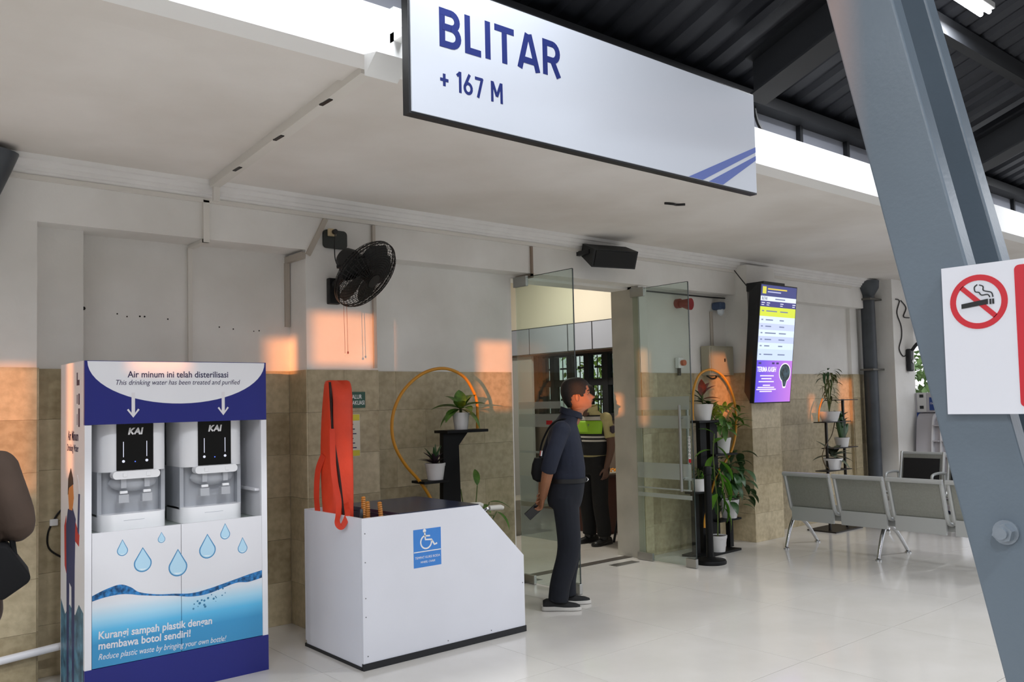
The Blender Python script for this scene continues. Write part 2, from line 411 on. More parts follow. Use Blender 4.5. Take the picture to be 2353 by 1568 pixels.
# window with bars and panes
win = tag(MB().box(7.99, 8.0, 7.36, 8.92, 1.33, 1.36).build('window_1', m_rsteel, origin=(8, 8.15, 1.33)), kind='structure', label='dark framed barred window in the inner hall')
for y in (7.40, 7.64, 7.98, 8.30, 8.64, 8.88): MB().box(7.96, 8.06, y-0.045, y+0.045, 1.33, 2.22).build('window_frame', m_rsteel, win)
for z in (1.35, 1.80, 2.20): MB().box(7.965, 8.055, 7.36, 8.92, z-0.045, z+0.045).build('window_frame', m_rsteel, win)
for y0, y1 in ((7.445, 7.595), (7.685, 7.935), (8.025, 8.255), (8.345, 8.595), (8.685, 8.835)):
    for z0, z1 in ((1.395, 1.755), (1.845, 2.155)):
        MB().box(8.02, 8.026, y0, y1, z0, z1).build('pane', glass('window_glass', '#c9d2cc'), win)
        g = MB(); zz = (z0+z1)/2; g.box(8.07, 8.08, y0, y1, zz-0.012, zz+0.012)
        for k in range(3): yy = y0+(k+0.5)*(y1-y0)/3; g.box(8.08, 8.088, yy-0.006, yy+0.006, z0, z1)
        for k in range(5): zz = z0+(k+0.5)*(z1-z0)/5; yo = (k % 2)*0.03; g.box(8.09, 8.096, y0+yo, y0+(y1-y0)*0.5+yo, zz-0.004, zz+0.004)
        g.build('security_bar', m_rsteel, win)
# shrubs outside the window (give the green view)
m_leafout = M('outdoor_leaf', '#d3e86a', 0.5, var=0.25, vscale=9, col2='#93b944')

# small nail holes in the plaster left by removed fixings
for x, z, r in ((1.40, 2.215, .012), (1.60, 2.19, .005), (1.66, 2.175, .005), (1.74, 2.18, .006), (1.77, 2.18, .006), (1.92, 2.17, .005), (2.27, 2.13, .005), (2.37, 2.12, .005), (2.52, 2.11, .004), (2.56, 2.115, .005)):
    MB().cyl((x, 5.871, z), (x, 5.8685, z), r, n=8).build('nail_hole', M('hole_dark', '#1b1714', 0.9), wall_back)
def leaf_mesh(L=0.2, Wd=0.07, fold=0.25, curve=0.5, n=7, tip=1.0):
    """a leaf blade along +Y, drooping in -Z"""
    mb = MB(); rows = []
    for i in range(n+1):
        t = i/n; w = Wd/2*math.sin(math.pi*min(1, t**0.8))**0.8 if 0 < t < 1 else 0.002
        a = curve*t; y = L*math.sin(a)/curve if curve > 1e-3 else L*t; z = -L*(1-math.cos(a))/curve if curve > 1e-3 else 0
        rows.append([(-w, y, z+w*fold), (0, y, z), (w, y, z+w*fold)])
    for r in rows: mb.v += [Vector(p) for p in r]
    for i in range(n):
        for k in range(2): mb.f.append((i*3+k, i*3+k+1, i*3+3+k+1, i*3+3+k))
    return mb
_lm = {}
def leaf_src(key, mat, **kw):
    k = (key, mat.name)
    if k not in _lm:
        o = leaf_mesh(**kw).build('leaf', mat, origin=(0, 0, 0)); shade(o.data, 180); _lm[k] = o.data; bpy.data.objects.remove(o)
    return _lm[k]
def leaf(parent, me, p, yaw, pitch, s=1.0, roll=0.0, name='leaf'):
    o = bpy.data.objects.new(name, me); COL.objects.link(o); o.parent = parent
    o.location = Vector(p)-wloc(parent); o.rotation_mode = 'XYZ'
    o.rotation_euler = (Euler((0, roll, 0)).to_matrix().to_4x4()).to_euler()
    m = Matrix.Rotation(yaw, 3, 'Z') @ Matrix.Rotation(pitch, 3, 'X') @ Matrix.Rotation(roll, 3, 'Y')
    o.rotation_euler = m.to_euler(); o.scale = (s, s, s); return o
sh = thing('shrub', (9.6, 8.3, -0.1), 'leafy yellow green shrub outside the barred window', 'shrub')
fm = MB()
base = leaf_mesh(0.10, 0.06, 0.2, 0.4, 3)
for k in range(2400):
    p = Vector((9.6+random.uniform(-.5, .6), 8.2+random.uniform(-1.4, 1.6), random.uniform(0.3, 2.3)))
    T = Matrix.Translation(p) @ Euler((random.uniform(-1.5, .5), random.uniform(-.5, .5), random.uniform(0, 6.3))).to_matrix().to_4x4()
    fm.T = T; fm.add(base.v, base.f)
fm.T = None; o = fm.build('foliage', m_leafout, sh, smooth=True); o['kind'] = 'stuff'
tk = MB()
for k in range(5): tk.tube([(9.6, 8.2+0.5*(k-2), -0.1), (9.6+random.uniform(-.2, .2), 8.2+0.55*(k-2), 0.9), (9.7, 8.2+0.6*(k-2), 1.9)], [0.03, 0.025, 0.01], 6)
tk.build('stem', M('bark', '#5b4a38', 0.9), sh)
# ================================================================== STATION SIGN
m_navy = M('sign_navy', '#1c2557', 0.8, spec=0.1)
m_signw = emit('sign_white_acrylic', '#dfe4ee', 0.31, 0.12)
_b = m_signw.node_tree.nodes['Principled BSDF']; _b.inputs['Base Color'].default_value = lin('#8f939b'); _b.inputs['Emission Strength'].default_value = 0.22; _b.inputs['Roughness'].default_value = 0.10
m_black = M('black_paint', '#15161a', 0.45)
SX0, SX1, SY, SZ0, SZ1 = 1.785, 4.055, 2.70, 2.672, 3.232
sg = thing('station_sign', (2.9, 2.72, SZ0), 'long white hanging station name sign reading BLITAR', 'sign')
MB().box(SX0, SX1, SY+0.002, SY+0.045, SZ0, SZ1).build('frame', m_black, sg)
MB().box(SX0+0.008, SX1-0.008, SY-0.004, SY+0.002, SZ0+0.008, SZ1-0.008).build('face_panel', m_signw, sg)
def _arc(cx, cy, rx, ry, a0, a1, n=14): return [(cx+rx*math.cos(math.radians(a0+(a1-a0)*i/n)), cy+ry*math.sin(math.radians(a0+(a1-a0)*i/n))) for i in range(n+1)]
GLY = {  # stroke letters on a unit-high box: width, list of strokes (centre lines)
 'B': (0.70, [[(0.09, 0), (0.09, 1)], [(0.0, 0.91), (0.38, 0.91)]+_arc(0.38, 0.72, 0.20, 0.19, 90, -90, 10)+[(0.09, 0.53)], [(0.09, 0.53), (0.38, 0.53)]+_arc(0.38, 0.31, 0.235, 0.22, 90, -90, 10)+[(0.0, 0.09)]]),
 'L': (0.56, [[(0.09, 0), (0.09, 1)], [(0.0, 0.085), (0.54, 0.085)]]),
 'I': (0.20, [[(0.09, 0), (0.09, 1)]]),
 'T': (0.70, [[(0.35, 0), (0.35, 1)], [(0.0, 0.915), (0.70, 0.915)]]),
 'A': (0.82, [[(0.07, 0), (0.375, 1)], [(0.75, 0), (0.445, 1)], [(0.17, 0.26), (0.65, 0.26)]]),
 'R': (0.70, [[(0.09, 0), (0.09, 1)], [(0.0, 0.91), (0.38, 0.91)]+_arc(0.38, 0.68, 0.215, 0.23, 90, -90, 10)+[(0.09, 0.45)], [(0.36, 0.46), (0.62, 0.0)]]),
 '+': (0.62, [[(0.30, 0.12), (0.30, 0.70)], [(0.02, 0.41), (0.58, 0.41)]]),
 '1': (0.34, [[(0.24, 0), (0.24, 1)], [(0.02, 0.78), (0.24, 0.94)]]),
 '6': (0.68, [_arc(0.32, 0.31, 0.245, 0.235, 0, 360, 24), [(0.105, 0.42)]+[(0.44, 0.985)]]),
 '7': (0.62, [[(0.0, 0.915), (0.57, 0.915)], [(0.53, 0.96), (0.20, 0.0)]]),
 'M': (0.92, [[(0.09, 0), (0.09, 1)], [(0.79, 0), (0.79, 1)], [(0.12, 0.97), (0.44, 0.30)], [(0.76, 0.97), (0.44, 0.30)]]),
 ' ': (0.26, [])}
def word(sv, x, z, h, sw, gap, wscale, y, mat, parent, slope=0.0):
    x0 = x
    for ch in sv:
        wd, strokes = GLY[ch]
        if strokes:
            mb = MB(wallT(0, y, 0))
            for si, st in enumerate(strokes):
                pts = [(x+p[0]*h*wscale, z+p[1]*h+slope*(x-x0)) for p in st]
                pl = ribbon2(pts, sw); n = len(pts)
                for i in range(n-1): mb.prism([(*pl[i], 0), (*pl[i+1], 0), (*pl[2*n-2-i], 0), (*pl[2*n-1-i], 0)], (0, 0, -0.0006-0.0001*si), (0, 0, 0.0010+0.0003*si))
            mb.build('letter', mat, parent)
        x += (wd*wscale)*h+gap
word('BLITAR', 1.928, 2.965, 0.158, 0.0275, 0.020, 0.95, SY-0.004, m_navy, sg, 0.03)
word('+ 167 M', 1.926, 2.798, 0.086, 0.0125, 0.010, 0.82, SY-0.004, m_navy, sg)
sT = wallT(0, SY-0.0042, 0)
m_stripe = M('sign_stripe_blue', '#4a5ea5', 0.3)
e = SX1-0.008; zb = SZ0+0.008
flat('stripe', m_stripe, sg, sT, [(3.455, zb), (3.57, zb), (e, 2.905), (e, 2.934)])
flat('stripe', m_stripe, sg, sT, [(3.62, zb), (3.74, zb), (e, 2.86), (e, 2.885)])
for x in (1.95, 3.85):
    MB().box(x-0.02, x+0.02, SY+0.045, 3.06, 3.10, 3.14).box(x-0.02, x+0.02, 3.03, 3.06, 3.0, 3.25).build('bracket', m_white, sg)
MB().prism([(1.80, 3.055, 3.02), (1.80, 3.055, 2.93), (1.80, 2.96, 3.0)], (0, 0, 0), (0.16, 0, 0)).build('gusset', m_white, sg)
# ================================================================== RAKED STEEL COLUMN + NO SMOKING PLATE
m_steel = M('grey_blue_gloss_paint', '#616d77', 0.36, var=0.06, vscale=3, bump=0.04, bscale=110)
AX = Vector((0, 0.218, 1.0))
def colY(z): return 0.610+(z-1.061)*0.2135       # left (far +Y) edge
ct = thing('steel_column', (1.7, colY(0)-0.06, 0), 'raked grey blue steel column with a bolt, nearest to the viewer', 'column')
def col_part(name, x0, x1, a, b, mat=None):
    z0, z1 = 0.0, roofz(1.1)-0.36
    mb = MB(); vs = []
    for z in (z0, z1):
        y = colY(z)-0.125
        vs += [(x0, y+a, z), (x1, y+a, z), (x1, y+b, z), (x0, y+b, z)]
    mb.add(vs, [(0, 1, 2, 3), (7, 6, 5, 4), (0, 4, 5, 1), (1, 5, 6, 2), (2, 6, 7, 3), (3, 7, 4, 0)])
    o = mb.build(name, mat or m_steel, ct); finish(o, [('BEVEL', dict(width=0.004, segments=2, limit_method='ANGLE'))]); return o
col_part('front_flange', 1.60, 1.645, 0, 0.125); col_part('web', 1.645, 1.77, 0.05, 0.075); col_part('back_flange', 1.77, 1.82, 0, 0.125)
by, bz = 0.596, 1.318
bo = MB(); bo.cyl((1.600, by, bz), (1.594, by, bz), 0.021, n=20); bo.cyl((1.594, by, bz), (1.578, by, bz), 0.0165, n=6); bo.cyl((1.578, by, bz), (1.572, by, bz), 0.010, n=14)
bo.build('bolt', M('bolt_steel', '#8e979f', 0.35, 0.6), ct, smooth=True)
np_ = thing('no_smoking_sign', (1.585, 0.54, 1.52), 'white no smoking plate with red ring screwed to the raked column', 'sign')
T = plane_T((1.58, 0.678, 1.521), (0, -1, 0), (0, 0, 1))     # faces -X
MB(T).prism([(0, 0, -0.004), (0.30, 0, -0.004), (0.30, 0.262, -0.004), (0, 0.262, -0.004)], (0, 0, -0.014), (0, 0, 0)).build('plate', M('plate_white', '#dfe0e6', 0.35), np_)
T2 = plane_T((1.58-0.0005+0.0045, 0.678, 1.521), (0, -1, 0), (0, 0, 1))
m_red = M('sign_red', '#c81e2c', 0.4); m_blk = M('print_black', '#1a1a1c', 0.5); m_pw = M('print_white', '#f0eeec', 0.5)
cx, cy, R1, R2 = 0.0605, 0.196, 0.0475, 0.0375
mb = MB(T2); n = 48
for i in range(n):
    a, b = 2*math.pi*i/n, 2*math.pi*(i+1)/n
    mb.prism([(cx+R1*math.cos(a), cy+R1*math.sin(a), 0), (cx+R1*math.cos(b), cy+R1*math.sin(b), 0), (cx+R2*math.cos(b), cy+R2*math.sin(b), 0), (cx+R2*math.cos(a), cy+R2*math.sin(a), 0)], (0, 0, 0), (0, 0, 0.0008))
d = 0.0345*0.82; mb.prism([(cx-d-.002, cy+d-.004, 0), (cx-d+.004, cy+d+.002, 0), (cx+d+.002, cy-d+.004, 0), (cx+d-.004, cy-d-.002, 0)], (0, 0, 0), (0, 0, 0.0008))
mb.build('red_ring', m_red, np_)
T3 = T2 @ Matrix.Translation((0, 0, 0.001))
flat('cigarette', m_blk, np_, T3, [(cx-0.028, cy-0.010), (cx+0.016, cy-0.0055), (cx+0.016, cy+0.0035), (cx-0.028, cy-0.002)], 0.0006)
for k in (0, 1): flat('cigarette_tip', m_blk, np_, T3, rect(cx+0.0185+k*0.0045, cy-0.006, cx+0.0215+k*0.0045, cy+0.003), 0.0006)
flat('smoke', m_blk, np_, T3, ribbon2([(p.x, p.y) for p in catmull([(cx+0.0245, cy+0.006, 0), (cx+0.022, cy+0.014, 0), (cx+0.012, cy+0.0175, 0), (cx+0.009, cy+0.020, 0), (cx+0.009, cy+0.026, 0), (cx+0.003, cy+0.029, 0)], 5)], 0.0018), 0.0006)
flat('smoke', m_blk, np_, T3, ribbon2([(p.x, p.y) for p in catmull([(cx+0.0195, cy+0.006, 0), (cx+0.016, cy+0.011, 0), (cx+0.006, cy+0.011, 0), (cx+0.002, cy+0.016, 0), (cx-0.004, cy+0.018, 0), (cx-0.005, cy+0.026, 0), (cx, cy+0.030, 0)], 5)], 0.0018), 0.0006)
flat('red_panel', m_red, np_, T2, rrect(0.120, 0.012, 0.285, 0.252, 0.008), 0.0008)
flat('white_bar', m_pw, np_, T3, rect(0.137, 0.207, 0.27, 0.239), 0.0006)
flat('white_bar', m_pw, np_, T3, rect(0.142, 0.165, 0.27, 0.178), 0.0006)
# ================================================================== LAMPS under the big roof
def tube_lamp(x, y, z, power, label, L=1.25, ang=0.0):
    t = thing('tube_lamp', (x, y, z), label, 'lamp', 'fluorescent lamps under the roof')
    MB().box(x-L/2, x+L/2, y-0.055, y+0.055, z+0.02, z+0.06, bv=0.005).build('fixture', M('lamp_body', '#d8d8d6', 0.5), t)
    for s in (-0.025, 0.025): MB().tube([(x-L/2+.02, y+s, z+0.005), (x+L/2-.02, y+s, z+0.005)], 0.014, 10).build('lamp_tube', emit('lamp_glow', '#f4f7ff', 14.0), t)
    ld = bpy.data.lights.new('tube_light', 'AREA'); ld.shape = 'RECTANGLE'; ld.size = L; ld.size_y = 0.14; ld.energy = power; ld.color = (0.93, 0.96, 1.0)
    lo = bpy.data.objects.new('tube_light', ld); COL.objects.link(lo); lo.parent = t; lo.location = (0, 0, -0.02)
    return t
LAMPS = [(5.50, 2.12, 48, 'glowing fluorescent tube lamp at the top right under the dark roof'), (1.75, 2.10, 75, 'fluorescent lamp in the row in front of the station sign'),
    (-2.25, 2.10, 80, 'fluorescent lamp farthest left in the front row'), (9.75, 2.10, 48, 'fluorescent lamp in the front row beyond the raked column'),
    (-3.0, -2.0, 150, 'fluorescent lamp at the left end of the platform edge row'), (1.0, -2.0, 150, 'fluorescent lamp above and behind the viewer'), (12.5, -2.0, 110, 'fluorescent lamp at the far end of the platform edge row')]
for x, y, p, lb in LAMPS: tube_lamp(x, y, roofz(y)-0.12, p, lb, L=0.55 if x == 5.50 else 1.25)
il = thing('ceiling_lamp', (6.4, 7.6, 3.56), 'round ceiling lamp inside the hall', 'lamp')
MB().lathe((6.4, 7.6, 3.54), [(0.02, 0), (0.14, 0.0), (0.16, 0.03), (0.16, 0.06), (0.02, 0.06)]).build('shade', emit('inner_lamp_glow', '#fff1d8', 3.0), il, smooth=True)
ld = bpy.data.lights.new('hall_light', 'AREA'); ld.shape = 'DISK'; ld.size = 0.3; ld.energy = 38; ld.color = (1.0, 0.93, 0.82)
lo = bpy.data.objects.new('hall_light', ld); COL.objects.link(lo); lo.parent = il; lo.location = (0, 0, -0.04)
# ================================================================== WATER DISPENSER KIOSK
m_kw = M('kiosk_white', '#ececf0', 0.35); m_kblue = M('kiosk_navy', '#20267a', 0.35); m_kin = M('kiosk_inside', '#868e8a', 0.5)
m_kprintd = M('print_navy', '#241f4a', 0.5); m_arrow = M('print_palegrey', '#e6e3e6', 0.45)
KX0, KX1, KY, KYB = 1.185, 2.197, 4.945, 5.47
kz = thing('dispenser_kiosk', (1.69, 5.2, 0), 'white and navy drinking water kiosk with water drop print', 'kiosk')
body = MB()
body.box(KX0, KX0+0.018, KY+0.02, KYB, 0.0, 1.8139); body.box(KX1-0.018, KX1, KY+0.02, KYB, 0, 1.8139)
body.box(KX0, KX1, KY+0.02, KYB, 1.814, 1.834); body.box(KX0+0.018, KX1-0.018, KYB-0.015, KYB, 0, 1.814)
body.build('body', m_kw, kz)
MB().box(KX0+0.018, KX1-0.018, KY+0.03, KYB-0.016, 0.88, 0.90).build('shelf', m_kin, kz)
MB().box(KX0+0.019, KX1-0.019, KYB-0.03, KYB-0.016, 0.90, 1.80).build('inner_back', m_kin, kz)
MB().box(KX1-0.05, KX1-0.02, KY+0.06, KYB-0.02, 1.06, 1.075).build('inner_ledge', m_kw, kz)
hdr = MB().box(KX0, KX1, KY, KY+0.02, 1.49, 1.834).build('header_panel', m_kblue, kz)
kT = wallT(0, KY, 0)
arc = [(1.693+0.495*math.cos(math.radians(a)), 1.831+0.235*math.sin(math.radians(a))) for a in range(180, 361, 6)]
flat('white_arc', m_kw, hdr, kT, arc, 0.001)
kT2 = wallT(0, KY-0.0012, 0)
text('Air minum ini telah disterilisasi', 0.050, wallT(1.683, KY-0.0012, 1.744), m_kprintd, hdr, 'header_lettering', bold=0.0006, align='CENTER', sx=0.905, depth=0.0004)
text('This drinking water has been treated and purified', 0.040, wallT(1.683, KY-0.0012, 1.703), m_kprintd, hdr, 'header_lettering', shear=0.25, align='CENTER', sx=0.87, depth=0.0004)
for x in (1.430, 1.932):
    flat('arrow', m_arrow, hdr, kT2, [(x-0.009, 1.66), (x-0.009, 1.548), (x-0.025, 1.572), (x-0.033, 1.566), (x, 1.523), (x+0.033, 1.566), (x+0.025, 1.572), (x+0.009, 1.548), (x+0.009, 1.66)], 0.001)
for a, b in ((KX0, KX0+0.034), (KX1-0.034, KX1)): MB().box(a, b, KY, KY+0.02, 0.205, 1.488).build('stile', m_kw, kz)
MB().box(KX0, KX1, KY-0.004, KY+0.03, 0.0, 0.205).build('plinth', m_kblue, kz)
# doors: printed water gradient (flat print in the material)
def door_print():
    m = M('door_water_print', '#e4e4e8', 0.3); nt = m.node_tree; N = nt.nodes; L = nt.links
    t = N.new('ShaderNodeTexCoord'); s = N.new('ShaderNodeSeparateXYZ'); L.new(t.outputs['Object'], s.inputs[0])
    mr = N.new('ShaderNodeMapRange'); mr.inputs[1].default_value = 0.205; mr.inputs[2].default_value = 0.56; L.new(s.outputs['Z'], mr.inputs[0])
    r = N.new('ShaderNodeValToRGB'); L.new(mr.outputs[0], r.inputs[0]); L.new(r.outputs[0], N['Principled BSDF'].inputs['Base Color'])
    e = r.color_ramp.elements; e[0].position = 0.0; e[0].color = lin('#3f93c4'); e[1].position = 1.0; e[1].color = lin('#e4e4e8')
    for p, c in ((0.35, '#3f98cb'), (0.55, '#5fbdea'), (0.72, '#a9daf2'), (0.90, '#dde6ee')):
        x = e.new(p); x.color = lin(c)
    return m
m_door = door_print()
for a, b in ((KX0+0.036, 1.684), (1.687, KX1-0.036)): MB().box(a, b, KY-0.002, KY+0.018, 0.208, 0.915).build('door', m_door, kz)
# wave print
m_wave = M('print_wave', '#2f78b4', 0.3, col2='#0f4d80', var=0.35, vscale=45)
m_wave2 = M('print_wave_light', '#8fc9e8', 0.3)
wt = [(1.221, .588), (1.283, .612), (1.359, .628), (1.415, .606), (1.46, .572), (1.552, .546), (1.646, .534), (1.742, .522), (1.842, .532), (1.996, .562), (2.075, .578), (2.160, .592)]
wb = [(1.221, .560), (1.283, .572), (1.359, .576), (1.415, .568), (1.46, .556), (1.552, .538), (1.646, .523), (1.742, .503), (1.842, .505), (1.996, .540), (2.075, .535), (2.160, .548)]
up_ = [(p.x, p.y) for p in catmull([(a, b, 0) for a, b in wt], 5)]; lo_ = [(p.x, p.y) for p in catmull([(a, b, 0) for a, b in wb], 5)]
mb = MB(wallT(0, KY-0.002, 0))
for i in range(len(up_)-1):
    mb.prism([(*lo_[i], 0), (*lo_[i+1], 0), (*up_[i+1], 0), (*up_[i], 0)], (0, 0, 0), (0, 0, 0.0008))
mb.build('wave_print', m_wave, kz)
m_drop = M('print_drop', '#b9def2', 0.25); m_drop2 = M('print_drop_edge', '#4f8fbd', 0.25); m_drop3 = M('print_drop_light', '#eef7fc', 0.25)
def drop(cx, ztop, zbot, w):
    h = ztop-zbot; r = w/2; zc = zbot+r
    def shp(k, off=0):
        pts = [(cx+off, zc+(ztop-zc)*(0.4+0.6*k))]
        for i in range(17):
            a = math.radians(20-220*i/16); pts.append((cx+off+r*k*math.cos(a), zc+r*k*math.sin(a)))
        return pts
    flat('drop_print', m_drop2, kz, wallT(0, KY-0.0020, 0), shp(1.0), 0.0007)
    flat('drop_print', m_drop, kz, wallT(0, KY-0.0027, 0), shp(0.86), 0.0004)
    flat('drop_print', m_drop3, kz, wallT(0, KY-0.0031, 0), [(cx+0.5*r*x, zc-0.62*r+0.16*r*y) for x, y in ((-1, .3), (-.4, -.6), (.3, -.7), (.9, .2), (.2, -.1))], 0.0004)
for a in ((1.373, .868, .779, .056), (1.478, .813, .678, .094), (1.578, .884, .824, .040), (1.667, .780, .627, .104), (1.834, .845, .704, .096), (1.938, .894, .801, .058), (2.042, .801, .707, .058)): drop(*a)
m_bub = M('print_bubble', '#3b7fa6', 0.3)
bb = MB(wallT(0, KY-0.002, 0)); rb = random.Random(3)
for k in range(26):
    t = k/25; x = 1.76+0.20*t+rb.uniform(-.02, .03); z = 0.43+0.10*t+rb.uniform(-.03, .03); r = rb.uniform(.002, .008)*(1.3-t)
    bb.cyl((x, z, 0), (x, z, 0.0007), r, n=7)
o = bb.build('bubble_print', m_bub, kz); o['kind'] = 'stuff'
sl = (0.33-0.362)/0.70
def slT(x, z): return plane_T((x, KY-0.0024, z), (1, 0, sl), (0, 0, 1))
text('Kurangi sampah plastik dengan', 0.056, slT(1.25, 0.358), m_arrow, kz, 'door_lettering', bold=0.0011, sx=0.88, depth=0.0004)
text('membawa botol sendiri!', 0.056, slT(1.25, 0.304), m_arrow, kz, 'door_lettering', bold=0.0011, sx=0.89, depth=0.0004)
text('Reduce plastic waste by bringing your own bottle!', 0.044, slT(1.25, 0.250), m_arrow, kz, 'door_lettering', shear=0.25, sx=0.77, depth=0.0004)
# left side print
kS = plane_T((KX0, KYB, 0), (0, -1, 0), (0, 0, 1))
def sflat(n, m, p, d=0.001): return flat(n, m, kz, kS, p, d)
def sp(y, z): return (KYB-y, z)
m_suit = M('print_suit_blue', '#2b3566', 0.5); m_skinp = M('print_skin', '#d98b4a', 0.5); m_redp = M('print_redcloth', '#c0302c', 0.5); m_sea = M('print_side_water', '#4d7f98', 0.4, col2='#2a5a78', var=0.3, vscale=14)
sflat('side_water_print', m_sea, [sp(5.46, 0.0), sp(4.97, 0.0), sp(4.97, .50), sp(5.06, .53), sp(5.14, .46), sp(5.26, .50), sp(5.36, .43), sp(5.46, .50)], 0.0006)
sflat('figure_print', m_suit, [sp(5.30, 1.02), sp(5.20, 1.04), sp(5.13, .98), sp(5.15, .72), sp(5.16, .05), sp(5.20, .05), sp(5.22, .60), sp(5.27, .62), sp(5.28, .05), sp(5.32, .05), sp(5.33, .66), sp(5.35, .90)])
sflat('figure_print', m_redp, [sp(5.38, .92), sp(5.34, .98), sp(5.33, .66), sp(5.37, .70)], 0.0014)
sflat('figure_print', m_redp, [sp(5.13, .96), sp(5.05, .90), sp(5.06, .84), sp(5.14, .86)], 0.0014)
sflat('figure_print', m_suit, [sp(5.06, .90), sp(5.04, 1.12), sp(5.07, 1.12), sp(5.09, .92)], 0.0016)
sflat('figure_print', m_skinp, [sp(5.27, 1.02), sp(5.20, 1.02), sp(5.17, 1.09), sp(5.19, 1.17), sp(5.27, 1.18), sp(5.29, 1.10)], 0.0016)
sflat('figure_print', M('print_hair', '#26232a', 0.5), [sp(5.30, 1.10), sp(5.27, 1.14), sp(5.18, 1.165), sp(5.19, 1.20), sp(5.235, 1.25), sp(5.29, 1.19)], 0.0018)
sflat('figure_print', m_arrow, [sp(5.11, 1.10), sp(5.05, 1.11), sp(5.06, 1.17), sp(5.09, 1.22), sp(5.12, 1.16)], 0.0014)
text('Air Minum', 0.075, plane_T((KX0-0.0006, 5.30, 1.405), (0, -1, 0), (0, 0, 1)), m_kprintd, kz, 'side_lettering', bold=0.001, sx=0.70, depth=0.0004)
text('Drinking Water', 0.055, plane_T((KX0-0.0006, 5.32, 1.345), (0, -1, 0), (0, 0, 1)), m_kprintd, kz, 'side_lettering', sx=0.70, depth=0.0004)
for (y, z, w, h) in ((5.10, 1.74, .02, .07), (5.07, 1.72, .035, .03), (5.10, 1.63, .012, .05), (5.06, 1.63, .025, .06), (5.06, 1.53, .03, .10), (5.10, 1.52, .006, .06)):
    sflat('icon_print', m_kprintd, [sp(y+w/2, z-h/2), sp(y-w/2, z-h/2), sp(y-w/2, z+h/2), sp(y+w/2, z+h/2)])
# ---- two water dispensers standing in the kiosk
m_dw = M('dispenser_white', '#f6f6f8', 0.25); m_dg = M('dispenser_grey', '#b4b7bd', 0.4); m_dk = M('dispenser_black', '#0d0e10', 0.12); m_dcl = M('dispenser_trans', '#b9bbc0', 0.2)
def dispenser(x0, x1, label):
    w = x1-x0; xc = (x0+x1)/2; yf = 5.04; yb = 5.40
    t = thing('water_dispenser', (xc, 5.22, 0.90), label, 'dispenser', 'water dispensers in the kiosk')
    def plan(inset=0.0, f=yf, r=0.075): return rrect(x0+inset, f, x1-inset, yb, r, 6)
    def ext(z0, z1, poly): return MB().prism([(x, y, z0) for x, y in poly], (0, 0, 0), (0, 0, z1-z0))
    ext(1.225, 1.56, plan()).build('head', m_dw, t, smooth=True)
    ext(0.985, 1.226, plan(0.004, yf+0.085, 0.06)).build('recess_panel', m_dg, t, smooth=True)
    for a, b in ((x0, x0+0.022), (x1-0.022, x1)): MB().box(a, b, yf+0.06, yb, 0.98, 1.226).build('cheek', m_dg, t)
    ext(0.901, 0.992, plan()).build('drip_base', m_dw, t, smooth=True)
    MB().box(xc-0.06, xc+0.05, yf-0.001, yf+0.002, 0.955, 0.957).build('base_slot', m_dg, t)
    p = ext(1.232, 1.52, [(xc-0.098, yf-0.004), (xc+0.098, yf-0.004), (xc+0.098, yf+0.03), (xc-0.098, yf+0.03)]).build('control_panel', m_dk, t)
    text('KAI', 0.050, wallT(xc, yf-0.0045, 1.430), m_pw, p, 'logo', bold=0.0022, shear=0.18, align='CENTER', sx=1.0, depth=0.0004)
    for s in (-0.062, 0.062):
        MB().box(xc+s-0.0015, xc+s+0.0015, yf-0.006, yf-0.003, 1.305, 1.39).build('level_line', emit('led_white', '#e8ecff', 0.8), p)
        MB().cyl((xc+s, yf-0.006, 1.282), (xc+s, yf-0.003, 1.282), 0.0075, n=14).build('indicator', emit('led_white', '#e8ecff', 0.8), p)
    MB().cyl((xc, yf-0.006, 1.278), (xc, yf-0.003, 1.278), 0.0035, n=10).build('indicator', emit('led_blue', '#5a7cff', 1.0), p)
    bar = MB().prism([(x, z2, 0) for x, z2 in rrect(xc-0.125, -0.022, xc+0.125, 0.022, 0.02, 5)], (0, 0, 0), (0, 0, 0.06)); 
    bar.v = [Vector((v.x, yf-0.035+v.z, 1.208+v.y)) for v in bar.v]; bar = bar.build('tap_bar', m_dw, t, smooth=True)
    for s in (-0.062, 0.062):
        MB().box(xc+s-0.012, xc+s+0.012, yf-0.040, yf-0.034, 1.197, 1.221, bv=0.003).build('tap_button', m_dw, bar)
        tp = MB().box(xc+s-0.014, xc+s+0.014, yf-0.01, yf+0.03, 1.135, 1.19).build('tap', m_dcl, t)
        MB().box(xc+s-0.022, xc+s+0.018, yf-0.02, yf-0.005, 1.105, 1.12, bv=0.003).build('tap_lever', m_dw, tp)
        MB().box(xc+s-0.026, xc+s+0.026, yf-0.012, yf+0.03, 1.055, 1.10).build('tap_paddle', m_dcl, tp)
    dome = MB(); dome.ell((xc, yf+0.05, 1.16), (0.13, 0.05, 0.05), 20, 8); dome.build('tap_dome', m_dg, t, smooth=True)
    return t
dispenser(1.285, 1.648, 'white water dispenser with black panel on the left side of the kiosk')
dispenser(1.732, 2.098, 'white water dispenser with black panel on the right side of the kiosk')
